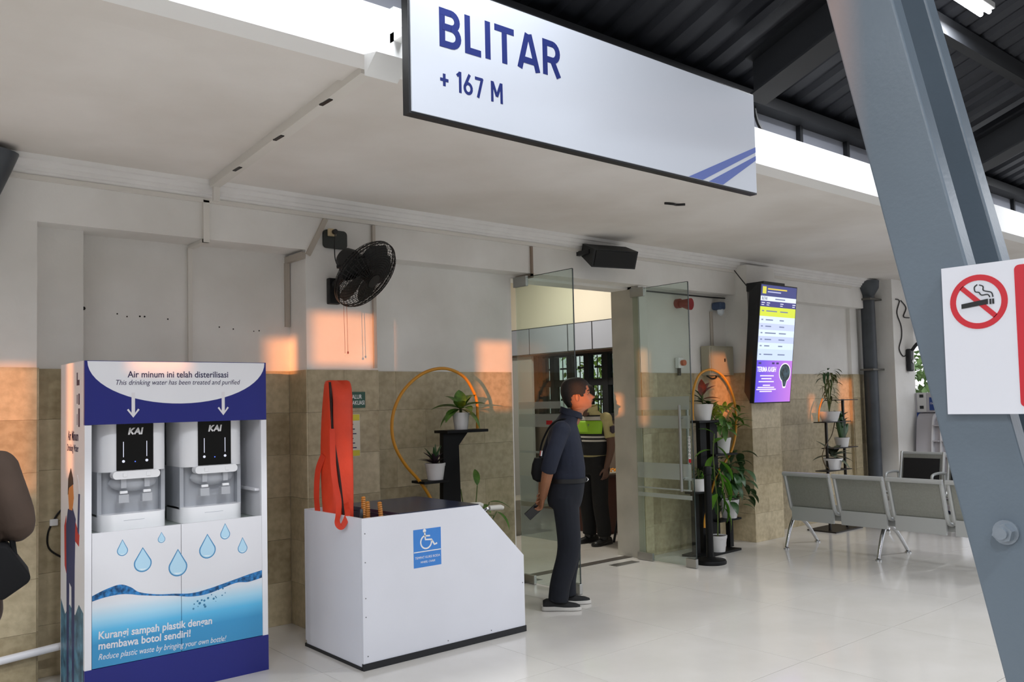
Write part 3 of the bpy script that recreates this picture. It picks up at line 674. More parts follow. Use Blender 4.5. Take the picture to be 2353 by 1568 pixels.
# ================================================================== WHEELCHAIR BOX
m_bx = M('box_white_laminate', '#e4e5ec', 0.3, var=0.015, vscale=3); m_lid = M('lid_dark_navy', '#2a3046', 0.25, var=0.1, vscale=8); m_trimk = M('black_edge', '#17181c', 0.5); m_blue = M('sticker_blue', '#3f86d6', 0.35)
bx = thing('wheelchair_box', (3.2, 4.9, 0), 'white sloped storage box with a blue wheelchair sticker', 'box')
BXa, BXb, BYa, BYb, BZt = 2.59, 3.845, 4.505, 5.25, 0.89
poly = [(BXa, 0.04), (BXb, 0.04), (BXb, 0.515), (3.475, BZt), (BXa, BZt)]
MB().prism([(x, BYa, z) for x, z in poly], (0, 0, 0), (0, 0.018, 0)).build('front_panel', m_bx, bx)
MB().prism([(x, BYb-0.018, z) for x, z in poly], (0, 0, 0), (0, 0.018, 0)).build('back_panel', m_bx, bx)
MB().box(BXa, BXa+0.016, BYa+0.019, BYb-0.019, 0.02, BZt).build('side_panel', m_bx, bx)
MB().box(2.855, 2.87, BYa+0.019, BYb-0.019, 0.02, BZt-0.02).build('divider', m_lid, bx)
MB().box(2.855, 3.47, BYa+0.005, BYb, BZt-0.015, BZt+0.006).build('lid', m_lid, bx)
MB().box(BXa-0.003, BXb+0.006, BYa-0.006, BYa+0.014, 0.0, 0.04).build('kick_strip', m_trimk, bx)
MB().box(BXa-0.005, BXa+0.012, BYa+0.014, BYb, 0.0, 0.02).build('kick_strip', m_trimk, bx)
MB().box(BXa+0.02, BXb-0.05, BYa+0.02, BYb-0.02, 0.02, 0.035).build('box_floor', m_lid, bx)
bT = wallT(0, BYa, 0)
stk = flat('sticker', m_blue, bx, bT, rect(2.951, 0.547, 3.158, 0.782), 0.001)
bT2 = wallT(0, BYa-0.0011, 0)
flat('sticker_line', m_pw, stk, bT2, rect(2.953, 0.640, 3.156, 0.646), 0.0006)
wc = MB(bT2); cx, cz = 3.045, 0.700; 
for i in range(30):
    a, b = math.radians(100+i*9), math.radians(100+(i+1)*9)
    wc.prism([(cx+.045*math.cos(a), cz+.045*math.sin(a), 0), (cx+.045*math.cos(b), cz+.045*math.sin(b), 0), (cx+.036*math.cos(b), cz+.036*math.sin(b), 0), (cx+.036*math.cos(a), cz+.036*math.sin(a), 0)], (0, 0, 0), (0, 0, .0006))
wc.build('wheelchair_symbol', m_pw, stk)
flat('wheelchair_symbol', m_pw, stk, bT2, [(p[0], p[1]) for p in ribbon2([(3.035, .762), (3.040, .715), (3.085, .712), (3.108, .678), (3.128, .684)], 0.011)], 0.0006)
flat('wheelchair_symbol', m_pw, stk, bT2, ribbon2([(3.040, .738), (3.075, .736)], 0.009), 0.0006)
flat('wheelchair_symbol', m_pw, stk, bT2, [(3.034+.012*math.cos(math.radians(a)), .770+.012*math.sin(math.radians(a))) for a in range(0, 360, 30)], 0.0006)
text('TEMPAT KURSI RODA', 0.021, wallT(3.055, BYa-0.0012, 0.600), m_pw, stk, 'sticker_lettering', align='CENTER', sx=0.92, depth=0.0004)
text('WHEEL CHAIR', 0.018, wallT(3.055, BYa-0.0012, 0.572), m_pw, stk, 'sticker_lettering', align='CENTER', shear=0.2, sx=0.95, depth=0.0004)
m_screw = M('screw_grey', '#8c8d92', 0.4, 0.6)
for x, z in ((2.61, .80), (2.61, .63), (2.61, .42), (2.61, .31), (2.62, .08), (3.83, .33), (3.2, .06), (3.55, .06)): MB().cyl((x, BYa-0.002, z), (x, BYa, z), 0.004, n=8).build('screw', m_screw, bx)
# ---- folded wheelchair kept in the box
m_chrome = M('chrome', '#c9ccd0', 0.12, 1.0); m_seatn = M('navy_vinyl', '#28344a', 0.5); m_grip = M('grip_grey', '#c7c4bb', 0.6); m_tyre = M('tyre', '#1c1c1e', 0.8)
wch = thing('wheelchair', (3.4, 4.92, 0.036), 'folded navy wheelchair with pale push grips inside the box', 'wheelchair')
for k, y in enumerate((4.80, 5.04)):
    MB().tube(catmull([(3.10, y, 0.44), (3.35, y, 0.46), (3.55, y, 0.48), (3.64, y, 0.68), (3.66, y, 0.77), (3.70, y, 0.812), (3.75, y, 0.815)], 6), 0.011, 8).build('frame_tube', m_chrome, wch, smooth=True)
    MB().tube([(3.725, y, 0.815), (3.83, y, 0.812), (3.85, y, 0.805)], [0.019, 0.019, 0.016], 10).build('push_grip', m_grip, wch, smooth=True)
    pts = [(3.50+0.235*math.cos(2*math.pi*i/32), y+(0.03 if k else -0.03), 0.285+0.235*math.sin(2*math.pi*i/32)) for i in range(32)]
    wh_ = MB().tube(pts, 0.014, 8, closed=True).build('wheel', m_tyre, wch, smooth=True)
    MB().cyl((3.50, y-0.04, 0.285), (3.50, y+0.04, 0.285), 0.02, n=12).build('hub', m_chrome, wh_, smooth=True)
    MB().box(3.28, 3.52, y-0.02, y+0.02, 0.62, 0.65, bv=0.008).build('armrest', m_tyre, wch)
    MB().tube([(3.12, y, 0.44), (3.02, y, 0.12), (2.95, y, 0.10)], 0.010, 8).build('footrest_tube', m_chrome, wch, smooth=True)
MB().box(3.665, 3.69, 4.80, 5.04, 0.46, 0.79, bv=0.01).build('backrest', m_seatn, wch)
MB().box(3.15, 3.60, 4.80, 5.04, 0.455, 0.475, bv=0.008).build('seat', m_seatn, wch)
MB().box(3.69, 3.77, 4.84, 5.02, 0.50, 0.67, bv=0.01).build('back_pocket', M('pocket_dark', '#2c2d36', 0.6), wch)
for ch in [q for q in bpy.data.objects if q.parent == wch]: ch.location.x += 0.06
# ---- orange bag standing in the box
m_or = M('orange_nylon', '#e2401c', 0.55, var=0.08, vscale=5, bump=0.4, bscale=14); m_ord = M('orange_strap', '#d63a1c', 0.6); m_zip = M('black_zip', '#2a0d0a', 0.6)
bag = thing('orange_bag', (2.70, 4.98, 0.25), 'tall orange nylon stretcher bag standing in the white box', 'bag')
rg = []
for z, x0, x1, y0, y1 in ((0.25, 2.63, 2.80, 4.86, 5.08), (0.60, 2.625, 2.81, 4.85, 5.09), (0.90, 2.605, 2.82, 4.85, 5.09), (1.10, 2.60, 2.83, 4.86, 5.10), (1.30, 2.60, 2.84, 4.87, 5.10), (1.50, 2.615, 2.845, 4.885, 5.10), (1.64, 2.63, 2.85, 4.90, 5.09), (1.71, 2.635, 2.85, 4.93, 5.08), (1.735, 2.64, 2.845, 4.97, 5.05)):
    x0, x1 = 2.60+(x0-2.60)*0.76, 2.60+(x1-2.60)*0.76; y0, y1 = 4.97+(y0-4.97)*0.8, 4.97+(y1-4.97)*0.8
    n = 28; r = []
    for k in range(n):
        a = 2*math.pi*k/n; c, s = math.cos(a), math.sin(a); e = 0.55
        wob = 1+0.035*math.sin(5*a+z*6)+0.02*math.sin(9*a-z*9)
        zz = z-(0.028*math.exp(-((c-0.1)/0.35)**2) if z > 1.68 else 0)
        r.append(((x0+x1)/2+(x1-x0)/2*wob*math.copysign(abs(c)**e, c), (y0+y1)/2+(y1-y0)/2*wob*math.copysign(abs(s)**e, s), zz))
    rg.append(r)
mb = MB().rings(rg); o = mb.build('bag_body', m_or, bag); finish(o, [('SUBSURF', dict(levels=1, render_levels=1))]); shade(o.data, 180)
zp = catmull([(2.620, 4.935, 1.715), (2.614, 4.902, 1.60), (2.610, 4.886, 1.40), (2.640, 4.872, 1.15), (2.660, 4.866, 0.95), (2.675, 4.866, 0.80)], 6)
mb = MB(); w = Vector((0.75, 0.0, 0)) * 0.008; mb.prism([p-w for p in zp]+[p+w for p in reversed(zp)], (0, -0.006, 0), (0, 0.004, 0)); mb.build('zip', m_zip, bag)
def strap(pts, wd, name, nrm=Vector((0, -1, 0))):
    c = catmull(pts, 6); mb = MB(); rg = []
    for i, p in enumerate(c):
        t = (c[min(i+1, len(c)-1)]-c[max(i-1, 0)]).normalized(); s = t.cross(nrm).normalized()*wd/2; n2 = nrm*0.002
        rg.append([p-s-n2, p+s-n2, p+s+n2, p-s+n2])
    mb.rings(rg); return mb.build(name, m_ord, bag)
strap([(2.595, 4.86, 1.42), (2.585, 4.83, 1.15), (2.60, 4.80, 0.98), (2.575, 4.76, 0.90), (2.545, 4.72, 0.86), (2.545, 4.70, 0.835), (2.56, 4.68, 0.835), (2.605, 4.70, 0.90), (2.640, 4.78, 0.96)], 0.035, 'strap', Vector((-0.75, -0.66, 0)))
strap([(2.60, 4.99, 1.25), (2.585, 5.04, 1.15), (2.583, 5.06, 1.0), (2.60, 5.08, 0.88), (2.63, 5.08, 0.55)], 0.05, 'strap', Vector((-1, -0.2, 0)))
# ---- wooden crutch / umbrella handles sticking out of the box
m_wood = M('turned_wood', '#c98336', 0.45, var=0.12, vscale=20)
def handle(x, y, ztop, tx, ty, label):
    t = thing('wooden_handle', (x, y, 0.3), label, 'handle', 'wooden handles in the box')
    ax = Vector((tx, ty, 1)).normalized(); top = Vector((x, y, ztop)); pts = []; rs = []
    L = 0.16
    for k in range(25):
        u = k/24; pts.append(top-ax*(L*(1-u))); rs.append(0.0135+0.0018*(1 if k % 2 else -1)*(1 if u > 0.25 else 0)-(0.004 if k == 24 else 0))
    MB().tube(pts, rs, 12).build('grip', m_wood, t, smooth=False)
    MB().tube([top-ax*0.62, top-ax*(L-0.002)], 0.010, 10).build('shaft', m_wood, t, smooth=True)
handle(2.775, 4.80, 0.985, 0.02, 0.0, 'tallest turned wooden handle, against the orange bag')
handle(2.745, 4.70, 0.965, -0.03, 0.0, 'middle turned wooden handle beside the metal tip')
handle(2.795, 4.64, 0.962, -0.10, 0.0, 'tilted turned wooden handle nearest the box lid')
ft = thing('crutch_tip', (2.70, 4.70, 0.3), 'dark rounded metal crutch tip beside the wooden handles', 'crutch')
MB().tube([(2.70, 4.70, 0.30), (2.70, 4.70, 0.88), (2.70, 4.70, 0.915), (2.70, 4.70, 0.925)], [0.012, 0.012, 0.012, 0.006], 12).build('tube', M('gunmetal', '#4b5257', 0.3, 0.7), ft, smooth=True)
# ================================================================== WALL FAN and wall fittings
m_fan = M('fan_black', '#101011', 0.5); m_fan2 = M('fan_wire', '#1e1d1d', 0.35, 0.3)
FC = Vector((3.09, 5.27, 2.487)); FN = Vector((0.34, -0.70, -0.62)).normalized()
FU = Vector((0, 0, 1)); FU = (FU-FN*FU.dot(FN)).normalized(); FS = FN.cross(FU)
FT = Matrix(((FS.x, FU.x, FN.x, FC.x), (FS.y, FU.y, FN.y, FC.y), (FS.z, FU.z, FN.z, FC.z), (0, 0, 0, 1)))
fan = thing('wall_fan', (3.02, 5.60, 2.28), 'black oscillating wall fan with pull strings on the pilaster', 'fan')
RF = 0.268
def guard(zs, name, nr):
    mb = MB(FT)
    def zz(r): return zs*(0.075*(1-(r/RF)**2)**0.5+0.012) if r < RF else zs*0.01
    for r in [0.05+k*(RF-0.05)/nr for k in range(nr+1)]:
        mb.tube([(r*math.cos(a*math.pi/20), r*math.sin(a*math.pi/20), zz(r)) for a in range(40)], 0.0017 if r < RF-1e-6 else 0.005, 4, closed=True)
    for k in range(48):
        a = k*math.pi/24; mb.tube([(r*math.cos(a+r*0.6), r*math.sin(a+r*0.6), zz(r)) for r in (0.05, 0.11, 0.17, 0.22, 0.25, RF)], 0.0017, 4, cap=False)
    o = mb.build(name, m_fan2, fan); return o
guard(1, 'front_guard', 13); guard(-1, 'rear_guard', 9)
hubm = MB(FT); hubm.cyl((0, 0, -0.03), (0, 0, 0.05), 0.045, n=20); hubm.build('hub', m_fan, fan, smooth=True)
cap = MB(FT); cap.cyl((0, 0, 0.083), (0, 0, 0.09), 0.052, n=20); cap.build('badge', m_fan, fan, smooth=True)
for k in range(5):
    a = k*2*math.pi/5; mb = MB(FT @ Matrix.Rotation(a, 4, 'Z')); rows = []
    for i in range(7):
        r = 0.04+0.20*i/6; w = 0.045+0.075*math.sin(math.pi*min(1, 0.15+0.75*i/6)); tw = 0.55-0.25*i/6
        rows.append([(r, -w*math.cos(tw)+0.02, -w*math.sin(tw)*0.5), (r, w*math.cos(tw)+0.02, w*math.sin(tw)*0.5), (r, w*math.cos(tw)+0.02, w*math.sin(tw)*0.5+0.003), (r, -w*math.cos(tw)+0.02, -w*math.sin(tw)*0.5+0.003)])
    mb.rings(rows).build('blade', m_fan, fan, smooth=True)
mo = MB(FT); mo.lathe((0, 0, 0), [(0.03, -0.25), (0.07, -0.235), (0.09, -0.18), (0.088, -0.09), (0.05, -0.05), (0.03, -0.03)]); mo.build('motor', m_fan, fan, smooth=True)
mp = FT @ Vector((0, 0, -0.14))
MB().box(2.955, 3.045, 5.555, 5.60, 2.30, 2.49, bv=0.008).build('wall_bracket', m_fan, fan)
MB().tube([(3.0, 5.56, 2.44), (3.0, 5.50, 2.455), mp], [0.028, 0.026, 0.03], 12).build('neck', m_fan, fan, smooth=True)
MB().tube([mp+Vector((-0.04, 0, -0.02)), mp+Vector((-0.11, 0.03, -0.03))], [0.018, 0.012], 8).build('tilt_knob', m_fan, fan, smooth=True)
m_string = M('pull_string', '#8a5a44', 0.7)
for k, (x, zt, ze, c) in enumerate(((2.985, 2.30, 1.93, '#e8ded8'), (3.008, 2.30, 1.945, '#7a2f28'))):
    ps_ = MB().tube([(x, 5.40, zt), (x+0.003, 5.40, (zt+ze)/2), (x+0.006, 5.40, ze)], 0.0016, 5).build('pull_string', m_string, fan)
    MB().ell((x+0.006, 5.40, ze-0.006), (0.006, 0.006, 0.010), 10, 6).build('string_knob', M('knob_'+c[1:], c, 0.4), ps_, smooth=True)
m_cond = M('white_trunking', '#dedad2', 0.6); m_cond2 = M('grey_conduit_wall', '#b7aea2', 0.55); m_cable = M('black_cable', '#1b1a1a', 0.5)
sp_ = thing('fan_socket', (3.02, 5.57, 2.71), 'dark rounded switch plate with a plugged socket above the fan', 'socket')
MB(wallT(0, 5.588, 0)).prism([(*p, 0) for p in rrect(2.928, 2.712, 3.118, 2.845, 0.03)], (0, 0, -0.010), (0, 0, 0.012)).build('plate', M('plate_dark', '#2e3330', 0.5), sp_)
MB().box(2.955, 3.015, 5.548, 5.575, 2.795, 2.85, bv=0.006).build('socket_face', M('aged_ivory', '#cbb893', 0.5), sp_)
MB().cyl((2.995, 5.548, 2.825), (2.995, 5.52, 2.825), 0.018, n=14).build('plug', m_cable, sp_, smooth=True)
MB().tube(catmull([(2.995, 5.525, 2.82), (2.99, 5.53, 2.74), (3.0, 5.54, 2.62), (3.03, 5.50, 2.52)], 5), 0.004, 6).build('cord', m_cable, sp_, smooth=True)
def trunking(name, pts_boxes, label, mat=m_cond):
    mb = MB()
    for b in pts_boxes: mb.box(*b)
    return tag(mb.build(name, mat), label, 'conduit')
tr = thing('cable_trunking', (2.05, 5.6, 2.6), 'white cable trunking running across the ceiling and down the beam', 'conduit')
yy0, yy1 = 3.22, 5.50
mb = MB(); mb.prism([(1.880, 3.22, 3.045), (1.940, 3.22, 3.045), (2.130, 5.50, 3.045), (2.070, 5.50, 3.045)], (0, 0, -0.035), (0, 0, 0.015)); mb.build('ceiling_run', m_cond, tr)
MB().box(2.085, 2.125, 5.47, 5.50, 2.92, 3.05).build('drop', m_cond, tr)
MB().box(2.055, 2.095, 5.575, 5.60, 2.66, 2.94).build('drop', m_cond, tr)
MB().box(2.055, 2.095, 5.58, 5.87, 2.66, 2.684).build('soffit_run', m_cond, tr)
MB().box(2.050, 2.078, 5.85, 5.87, 1.83, 2.66).build('wall_run', m_cond, tr)
for t_ in (0.18, 0.46, 0.77):
    x = 1.905+(2.10-1.905)*t_; y = 3.22+(5.5-3.22)*t_; MB().box(x-0.024, x-0.004, y-0.05, y+0.05, 3.005, 3.0115).build('tape', m_cable, tr)
MB().box(-4, 10.4, 5.575, 5.60, 2.925, 2.953).build('pipe_run', m_cond, tag(thing('beam_trunking', (4, 5.59, 2.93), 'long cream trunking just below the crown moulding', 'conduit')))
ft2 = thing('corner_trunking', (2.8, 5.7, 2.3), 'dirty cream trunking stepping down the pilaster corner beside the fan', 'conduit')
MB().prism([(2.935, 5.60, 2.93), (2.968, 5.60, 2.915), (2.825, 5.60, 2.64), (2.792, 5.60, 2.655)], (0, -0.02, 0), (0, 0, 0)).build('sloped_run', m_cond2, ft2)
MB().box(2.76, 2.793, 5.60, 5.87, 2.62, 2.665).build('return_run', m_cond2, ft2)
MB().box(2.755, 2.79, 5.845, 5.87, 2.15, 2.62).build('wall_run', m_cond2, ft2)
cp = thing('corner_conduit', (3.36, 5.6, 1.84), 'pale vertical conduit on the right corner of the fan pilaster', 'conduit')
MB().box(3.335, 3.36, 5.577, 5.60, 1.84, 2.92).build('run', m_cond2, cp)
dc = thing('door_conduit', (4.94, 5.6, 2.6), 'brown conduit bent under the beam at the glass door', 'conduit')
MB().box(4.93, 4.95, 5.58, 5.60, 2.66, 2.92).box(4.93, 4.95, 5.58, 5.80, 2.645, 2.68).build('run', M('brown_conduit', '#8d7c6c', 0.6), dc)
# downpipes
m_pipe = M('downpipe_grey', '#3f444a', 0.45, var=0.15, vscale=5)
dp = thing('downpipe', (10.86, 5.58, 0), 'dark grey downpipe in the corner behind the benches', 'pipe')
MB().tube([(10.86, 5.60, 0), (10.80, 5.58, 2.93)], 0.088, 18).build('pipe', m_pipe, dp, smooth=True)
MB().tube([(10.80, 5.58, 2.86), (10.79, 5.57, 2.95), (10.79, 5.57, 3.04)], [0.09, 0.14, 0.15], 18).build('hopper', m_pipe, dp, smooth=True)
for z in (1.88, 2.80): MB().box(10.68, 10.98, 5.48, 5.66, z-0.012, z+0.012).build('clamp', M('clamp_steel', '#63615c', 0.5, 0.4), dp)
dl = thing('downpipe', (0.80, 5.48, 0), 'dark downpipe at the left edge of the picture', 'pipe')
MB().tube(catmull([(0.2, 5.52, 2.30), (0.55, 5.52, 2.36), (0.74, 5.51, 2.50), (0.80, 5.50, 2.70), (0.80, 5.50, 2.86)], 5), 0.07, 16).build('pipe', m_pipe, dl, smooth=True)
MB().tube([(0.80, 5.50, 2.80), (0.81, 5.49, 2.93), (0.82, 5.48, 3.04)], [0.08, 0.12, 0.15], 16).build('hopper', m_pipe, dl, smooth=True)
# socket with cable near the left wall, low white pipe
wsx = thing('wall_socket', (1.2, 5.73, 0.9), 'small white cable joiner hanging on the dado left of the kiosk', 'socket')
MB().box(1.18, 1.225, 5.715, 5.735, 0.885, 0.925, bv=0.005).build('joiner', m_dw, wsx)
MB().tube(catmull([(1.30, 5.73, 1.02), (1.235, 5.73, 0.965), (1.20, 5.73, 0.91), (1.172, 5.73, 0.84), (1.178, 5.73, 0.755), (1.245, 5.73, 0.694), (1.33, 5.73, 0.66)], 6), 0.006, 6).build('cord', m_cable, wsx, smooth=True)
lp = tag(MB().tube([(0.2, 5.55, 0.135), (1.25, 5.55, 0.215), (1.36, 5.55, 0.22)], 0.022, 10).build('white_pipe', m_kw, smooth=True), 'white plastic pipe along the foot of the left wall', 'pipe')
# evacuation sign and notice on the fan pilaster
m_green = M('evac_green', '#1f4f3c', 0.45)
ev = thing('evacuation_sign', (3.15, 5.585, 1.54), 'dark green evacuation route sign reading JALUR EVAKUASI', 'sign')
MB().box(2.985, 3.252, 5.578, 5.588, 1.545, 1.662).build('plate', m_green, ev)
text('JALUR', 0.044, wallT(3.178, 5.5775, 1.612), m_pw, ev, 'lettering', bold=0.0004, align='CENTER', sx=0.75, depth=0.0004)
text('EVAKUASI', 0.044, wallT(3.178, 5.5775, 1.568), m_pw, ev, 'lettering', bold=0.0004, align='CENTER', sx=0.68, depth=0.0004)
flat('pictogram', m_pw, ev, wallT(0, 5.578, 0), [(3.06, 1.56), (3.108, 1.56), (3.108, 1.645), (3.06, 1.645), (3.06, 1.640), (3.102, 1.640), (3.102, 1.566), (3.06, 1.566)], 0.0006)
nt_ = thing('yellow_notice', (3.14, 5.585, 1.19), 'white notice with yellow top and bottom under the evacuation sign', 'notice')
MB().box(3.06, 3.205, 5.580, 5.588, 1.19, 1.50).build('sheet', M('notice_paper', '#d9d3c3', 0.6), nt_)
m_yel = M('notice_yellow', '#d8c93a', 0.6); nT = wallT(0, 5.58, 0)
flat('header_band', m_yel, nt_, nT, rect(3.063, 1.452, 3.202, 1.497), 0.0006); flat('footer_band', m_yel, nt_, nT, rect(3.063, 1.193, 3.202, 1.235), 0.0006)
for k in range(6): flat('print_line', m_kprintd, nt_, nT, rect(3.13, 1.42-k*0.034, 3.15+0.025*((k*7) % 3)/2, 1.428-k*0.034), 0.0006)
# loudspeaker
spk = thing('loudspeaker', (5.72, 5.45, 2.78), 'black box loudspeaker hung under the crown moulding', 'speaker')
spT = Matrix.Translation((5.75, 5.43, 2.875)) @ Euler((math.radians(22), 0, math.radians(-14))).to_matrix().to_4x4()
mb = MB(spT); mb.prism([(-0.235, 0.11, -0.02), (-0.235, 0.11, 0.09), (-0.235, -0.11, 0.09), (-0.235, -0.11, -0.075)], (0, 0, 0), (0.47, 0, 0)); mb.build('cabinet', M('speaker_black', '#1d1f20', 0.55), spk)
mb = MB(spT); mb.box(-0.215, 0.215, -0.118, -0.110, -0.062, 0.08); mb.build('grille', M('speaker_grille', '#0c0d0d', 0.7), spk)
MB().box(5.50, 5.54, 5.44, 5.60, 2.89, 2.93).build('mount', m_black, spk); MB().box(5.92, 5.96, 5.44, 5.60, 2.89, 2.93).build('mount', m_black, spk)
# sounder, beacon, call point, electrical cabinet
rs = thing('alarm_sounder', (7.08, 5.72, 2.5), 'small red alarm sounder high on the wall right of the door', 'alarm')
MB().cyl((7.10, 5.75, 2.555), (7.10, 5.70, 2.555), 0.05, n=18).build('base', M('alarm_red', '#8e1f22', 0.45), rs, smooth=True)
MB().tube([(7.10, 5.70, 2.555), (7.13, 5.62, 2.54), (7.135, 5.59, 2.538)], [0.035, 0.06, 0.062], 16).build('horn', M('alarm_red', '#8e1f22', 0.45), rs, smooth=True)
bl = thing('blue_lamp', (7.72, 5.72, 2.45), 'small blue covered wall lamp above the grey cabinet', 'lamp')
MB().box(7.68, 7.78, 5.62, 5.745, 2.515, 2.60, bv=0.02).build('hood', M('blue_cover', '#3f516f', 0.4), bl)
MB().lathe((7.73, 5.66, 2.45), [(0.01, 0), (0.035, 0.02), (0.04, 0.06), (0.02, 0.09)]).build('bulb_cover', M('pale_glass', '#cfd6dd', 0.2), bl, smooth=True)
ec = thing('electrical_cabinet', (7.63, 5.65, 1.80), 'grey beige electrical cabinet on the wall under two conduits', 'cabinet')
MB().box(7.46, 7.88, 5.62, 5.738, 1.80, 2.115, bv=0.006).build('body', M('cabinet_beige', '#aaa48f', 0.5), ec)
cd_ = MB().box(7.48, 7.86, 5.612, 5.62, 1.815, 2.10, bv=0.003).build('door', M('cabinet_beige', '#aaa48f', 0.5), ec)
MB().box(7.70, 7.715, 5.605, 5.612, 1.945, 1.98).build('lock', m_black, cd_)
for x in (7.655, 7.675): MB().tube([(x, 5.735, 2.115), (x, 5.735, 2.50)], 0.011, 8).build('conduit', m_cond2, ec, smooth=True)
tag(MB().tube([(6.55, 5.735, 2.655), (7.68, 5.735, 2.655), (7.92, 5.735, 2.66)], 0.007, 6).build('wall_cable', m_cable), 'black cable along the wall under the beam right of the door', 'cable')
MB().tube(catmull([(7.50, 5.70, 1.80), (7.56, 5.68, 1.765), (7.64, 5.68, 1.78), (7.66, 5.70, 1.80)], 5), 0.008, 6).build('cable', m_cable, ec, smooth=True)
cpn = thing('call_point', (7.10, 5.72, 1.87), 'white call box with an orange round button beside the glass leaf', 'alarm')
MB().box(7.03, 7.11, 5.69, 5.738, 1.875, 1.985, bv=0.006).build('box', m_dw, cpn); MB().cyl((7.085, 5.69, 1.93), (7.085, 5.655, 1.93), 0.03, n=16).build('button', M('button_orange', '#c5551e', 0.4), cpn, smooth=True)
MB().box(7.05, 7.075, 5.70, 5.73, 1.80, 1.875).build('gland', m_black, cpn)
# ================================================================== GLASS DOORS
m_gl = glass('door_glass', '#eef4f0'); m_fr = glass('frost_film', '#e8eeea', frost=0.30); m_st = M('brushed_steel', '#a9a9a6', 0.3, 0.9); m_gedge = M('glass_edge', '#1c2b28', 0.2)
def glass_door(n, x, yh, yf, label, handle_side, bands):
    d = tag(MB().box(x-0.005, x+0.005, yf, yh, 0.012, 2.645).build('door_%d' % n, m_gl, origin=(x, yh, 0)), kind='structure', label=label)
    MB().box(x-0.0055, x+0.0055, yf-0.004, yf, 0.012, 2.645).build('glass_edge', m_gedge, d)
    MB().box(x-0.0055, x+0.0055, yf, yh, 2.645, 2.648).build('glass_edge', m_gedge, d)
    for z0, z1, s in ((0.003, 0.075, 0.17), (2.57, 2.66, 0.15)): MB().box(x-0.016, x+0.016, yh-s, yh+0.02, z0, z1, bv=0.003).build('patch_fitting', m_st, d)
    MB().box(x-0.018, x+0.018, yf-0.006, yf+0.11, 0.003, 0.085, bv=0.003).build('patch_lock', m_st, d)
    for z0, z1 in bands: MB().box(x-0.0068, x-0.0055, yf+0.02, yh-0.01, z0, z1).build('frosted_band', m_fr, d)
    if handle_side:
        for s in (-1, 1):
            ph_ = MB().tube([(x+s*0.055, yf+0.10, 0.70), (x+s*0.055, yf+0.10, 1.50)], 0.014, 12).build('pull_handle', m_st, d, smooth=True)
            for z in (0.82, 1.38): MB().tube([(x, yf+0.10, z), (x+s*0.055, yf+0.10, z)], 0.008, 8).build('handle_post', m_st, ph_, smooth=True)
    return d
d1 = glass_door(1, 4.88, 5.74, 5.02, 'left glass door leaf standing open beside the man in navy', False, ((1.50, 1.56), (1.345, 1.455), (0.70, 0.92), (1.12, 1.14), (0.40, 0.66)))
d2 = glass_door(2, 6.36, 5.70, 5.015, 'right glass door leaf standing open with a steel pull handle', True, ((1.455, 1.58), (1.28, 1.40), (0.80, 0.95), (0.70, 0.715), (0.62, 0.66)))
MB().box(4.872, 4.874, 5.30, 5.375, 1.365, 1.40).build('red_sticker', m_red, d1)
gs = MB().box(6.350, 6.352, 5.035, 5.060, 1.00, 1.21).build('push_sticker', m_pw, d2)
for k, ch in enumerate('DORONG'): text(ch, 0.034, plane_T((6.3495, 5.0475, 1.180-k*0.033), (0, -1, 0), (0, 0, 1)), m_blk, d2, 'lettering', align='CENTER', depth=0.0003)
MB().box(6.350, 6.352, 5.035, 5.060, 0.965, 0.998).build('sticker_mark', m_red, d2)
# floor springs
for i, (x, y) in enumerate(((4.95, 5.72), (6.15, 5.66))): tag(MB().box(x-0.22, x+0.10, y-0.05, y+0.05, -0.004, 0.003).build('floor_spring', M('spring_plate', '#8b8b88', 0.35, 0.8)), ('steel floor spring plate under the left glass leaf', 'steel floor spring plate under the right glass leaf')[i], 'floor plate')
tag(MB().box(4.85, 6.40, 5.83, 5.93, -0.004, 0.004).build('threshold', M('threshold_dark', '#4c4640', 0.5)), 'dark threshold strip across the doorway', 'threshold')
# ---- counter, stool, tray behind the door
ctn = thing('counter', (7.6, 7.1, 0), 'brown service counter seen through the doorway', 'counter')
MB().box(7.25, 7.95, 7.0, 7.6, 0.0, 0.66).build('body', M('counter_brown', '#4a2a22', 0.45, var=0.1, vscale=3), ctn); MB().box(7.20, 7.97, 6.95, 7.65, 0.66, 0.69, bv=0.004).build('top', M('counter_top', '#3a2b26', 0.35), ctn)
MB().box(7.60, 7.95, 6.985, 7.0, 0.02, 0.60).build('side_panel', m_iw, ctn)
try_ = thing('snack_tray', (7.5, 7.1, 0.69), 'woven tray of orange snacks on the brown counter', 'tray')
MB().box(7.27, 7.75, 6.98, 7.25, 0.691, 0.715, bv=0.01).build('tray', M('tray_white', '#b9b3a4', 0.7, var=0.3, vscale=40), try_)
mb = MB(); r5 = random.Random(5)
for k in range(60): mb.ell((7.29+r5.random()*0.44, 7.0+r5.random()*0.23, 0.722+r5.random()*0.012), (0.016, 0.012, 0.010), 6, 4)
o = mb.build('snacks', M('snack_orange', '#e79a34', 0.5), try_, smooth=True); o['kind'] = 'stuff'
stl = thing('bar_stool', (7.05, 6.42, 0), 'black stool standing inside the doorway by the counter', 'stool')
MB().lathe((7.08, 6.42, 0.56), [(0.01, 0), (0.15, 0), (0.16, 0.02), (0.15, 0.04), (0.01, 0.04)]).build('seat', m_black, stl, smooth=True)
for sx_ in (-1, 1):
    for sy_ in (-1, 1): MB().tube([(7.08+sx_*0.08, 6.42+sy_*0.08, 0.56), (7.08+sx_*0.16, 6.42+sy_*0.16, 0.0)], 0.014, 8).build('leg', m_black, stl, smooth=True)
pts = [(7.08+0.17*math.cos(a*math.pi/12), 6.42+0.17*math.sin(a*math.pi/12), 0.2) for a in range(24)]; MB().tube(pts, 0.009, 6, closed=True).build('foot_ring', m_black, stl, smooth=True)
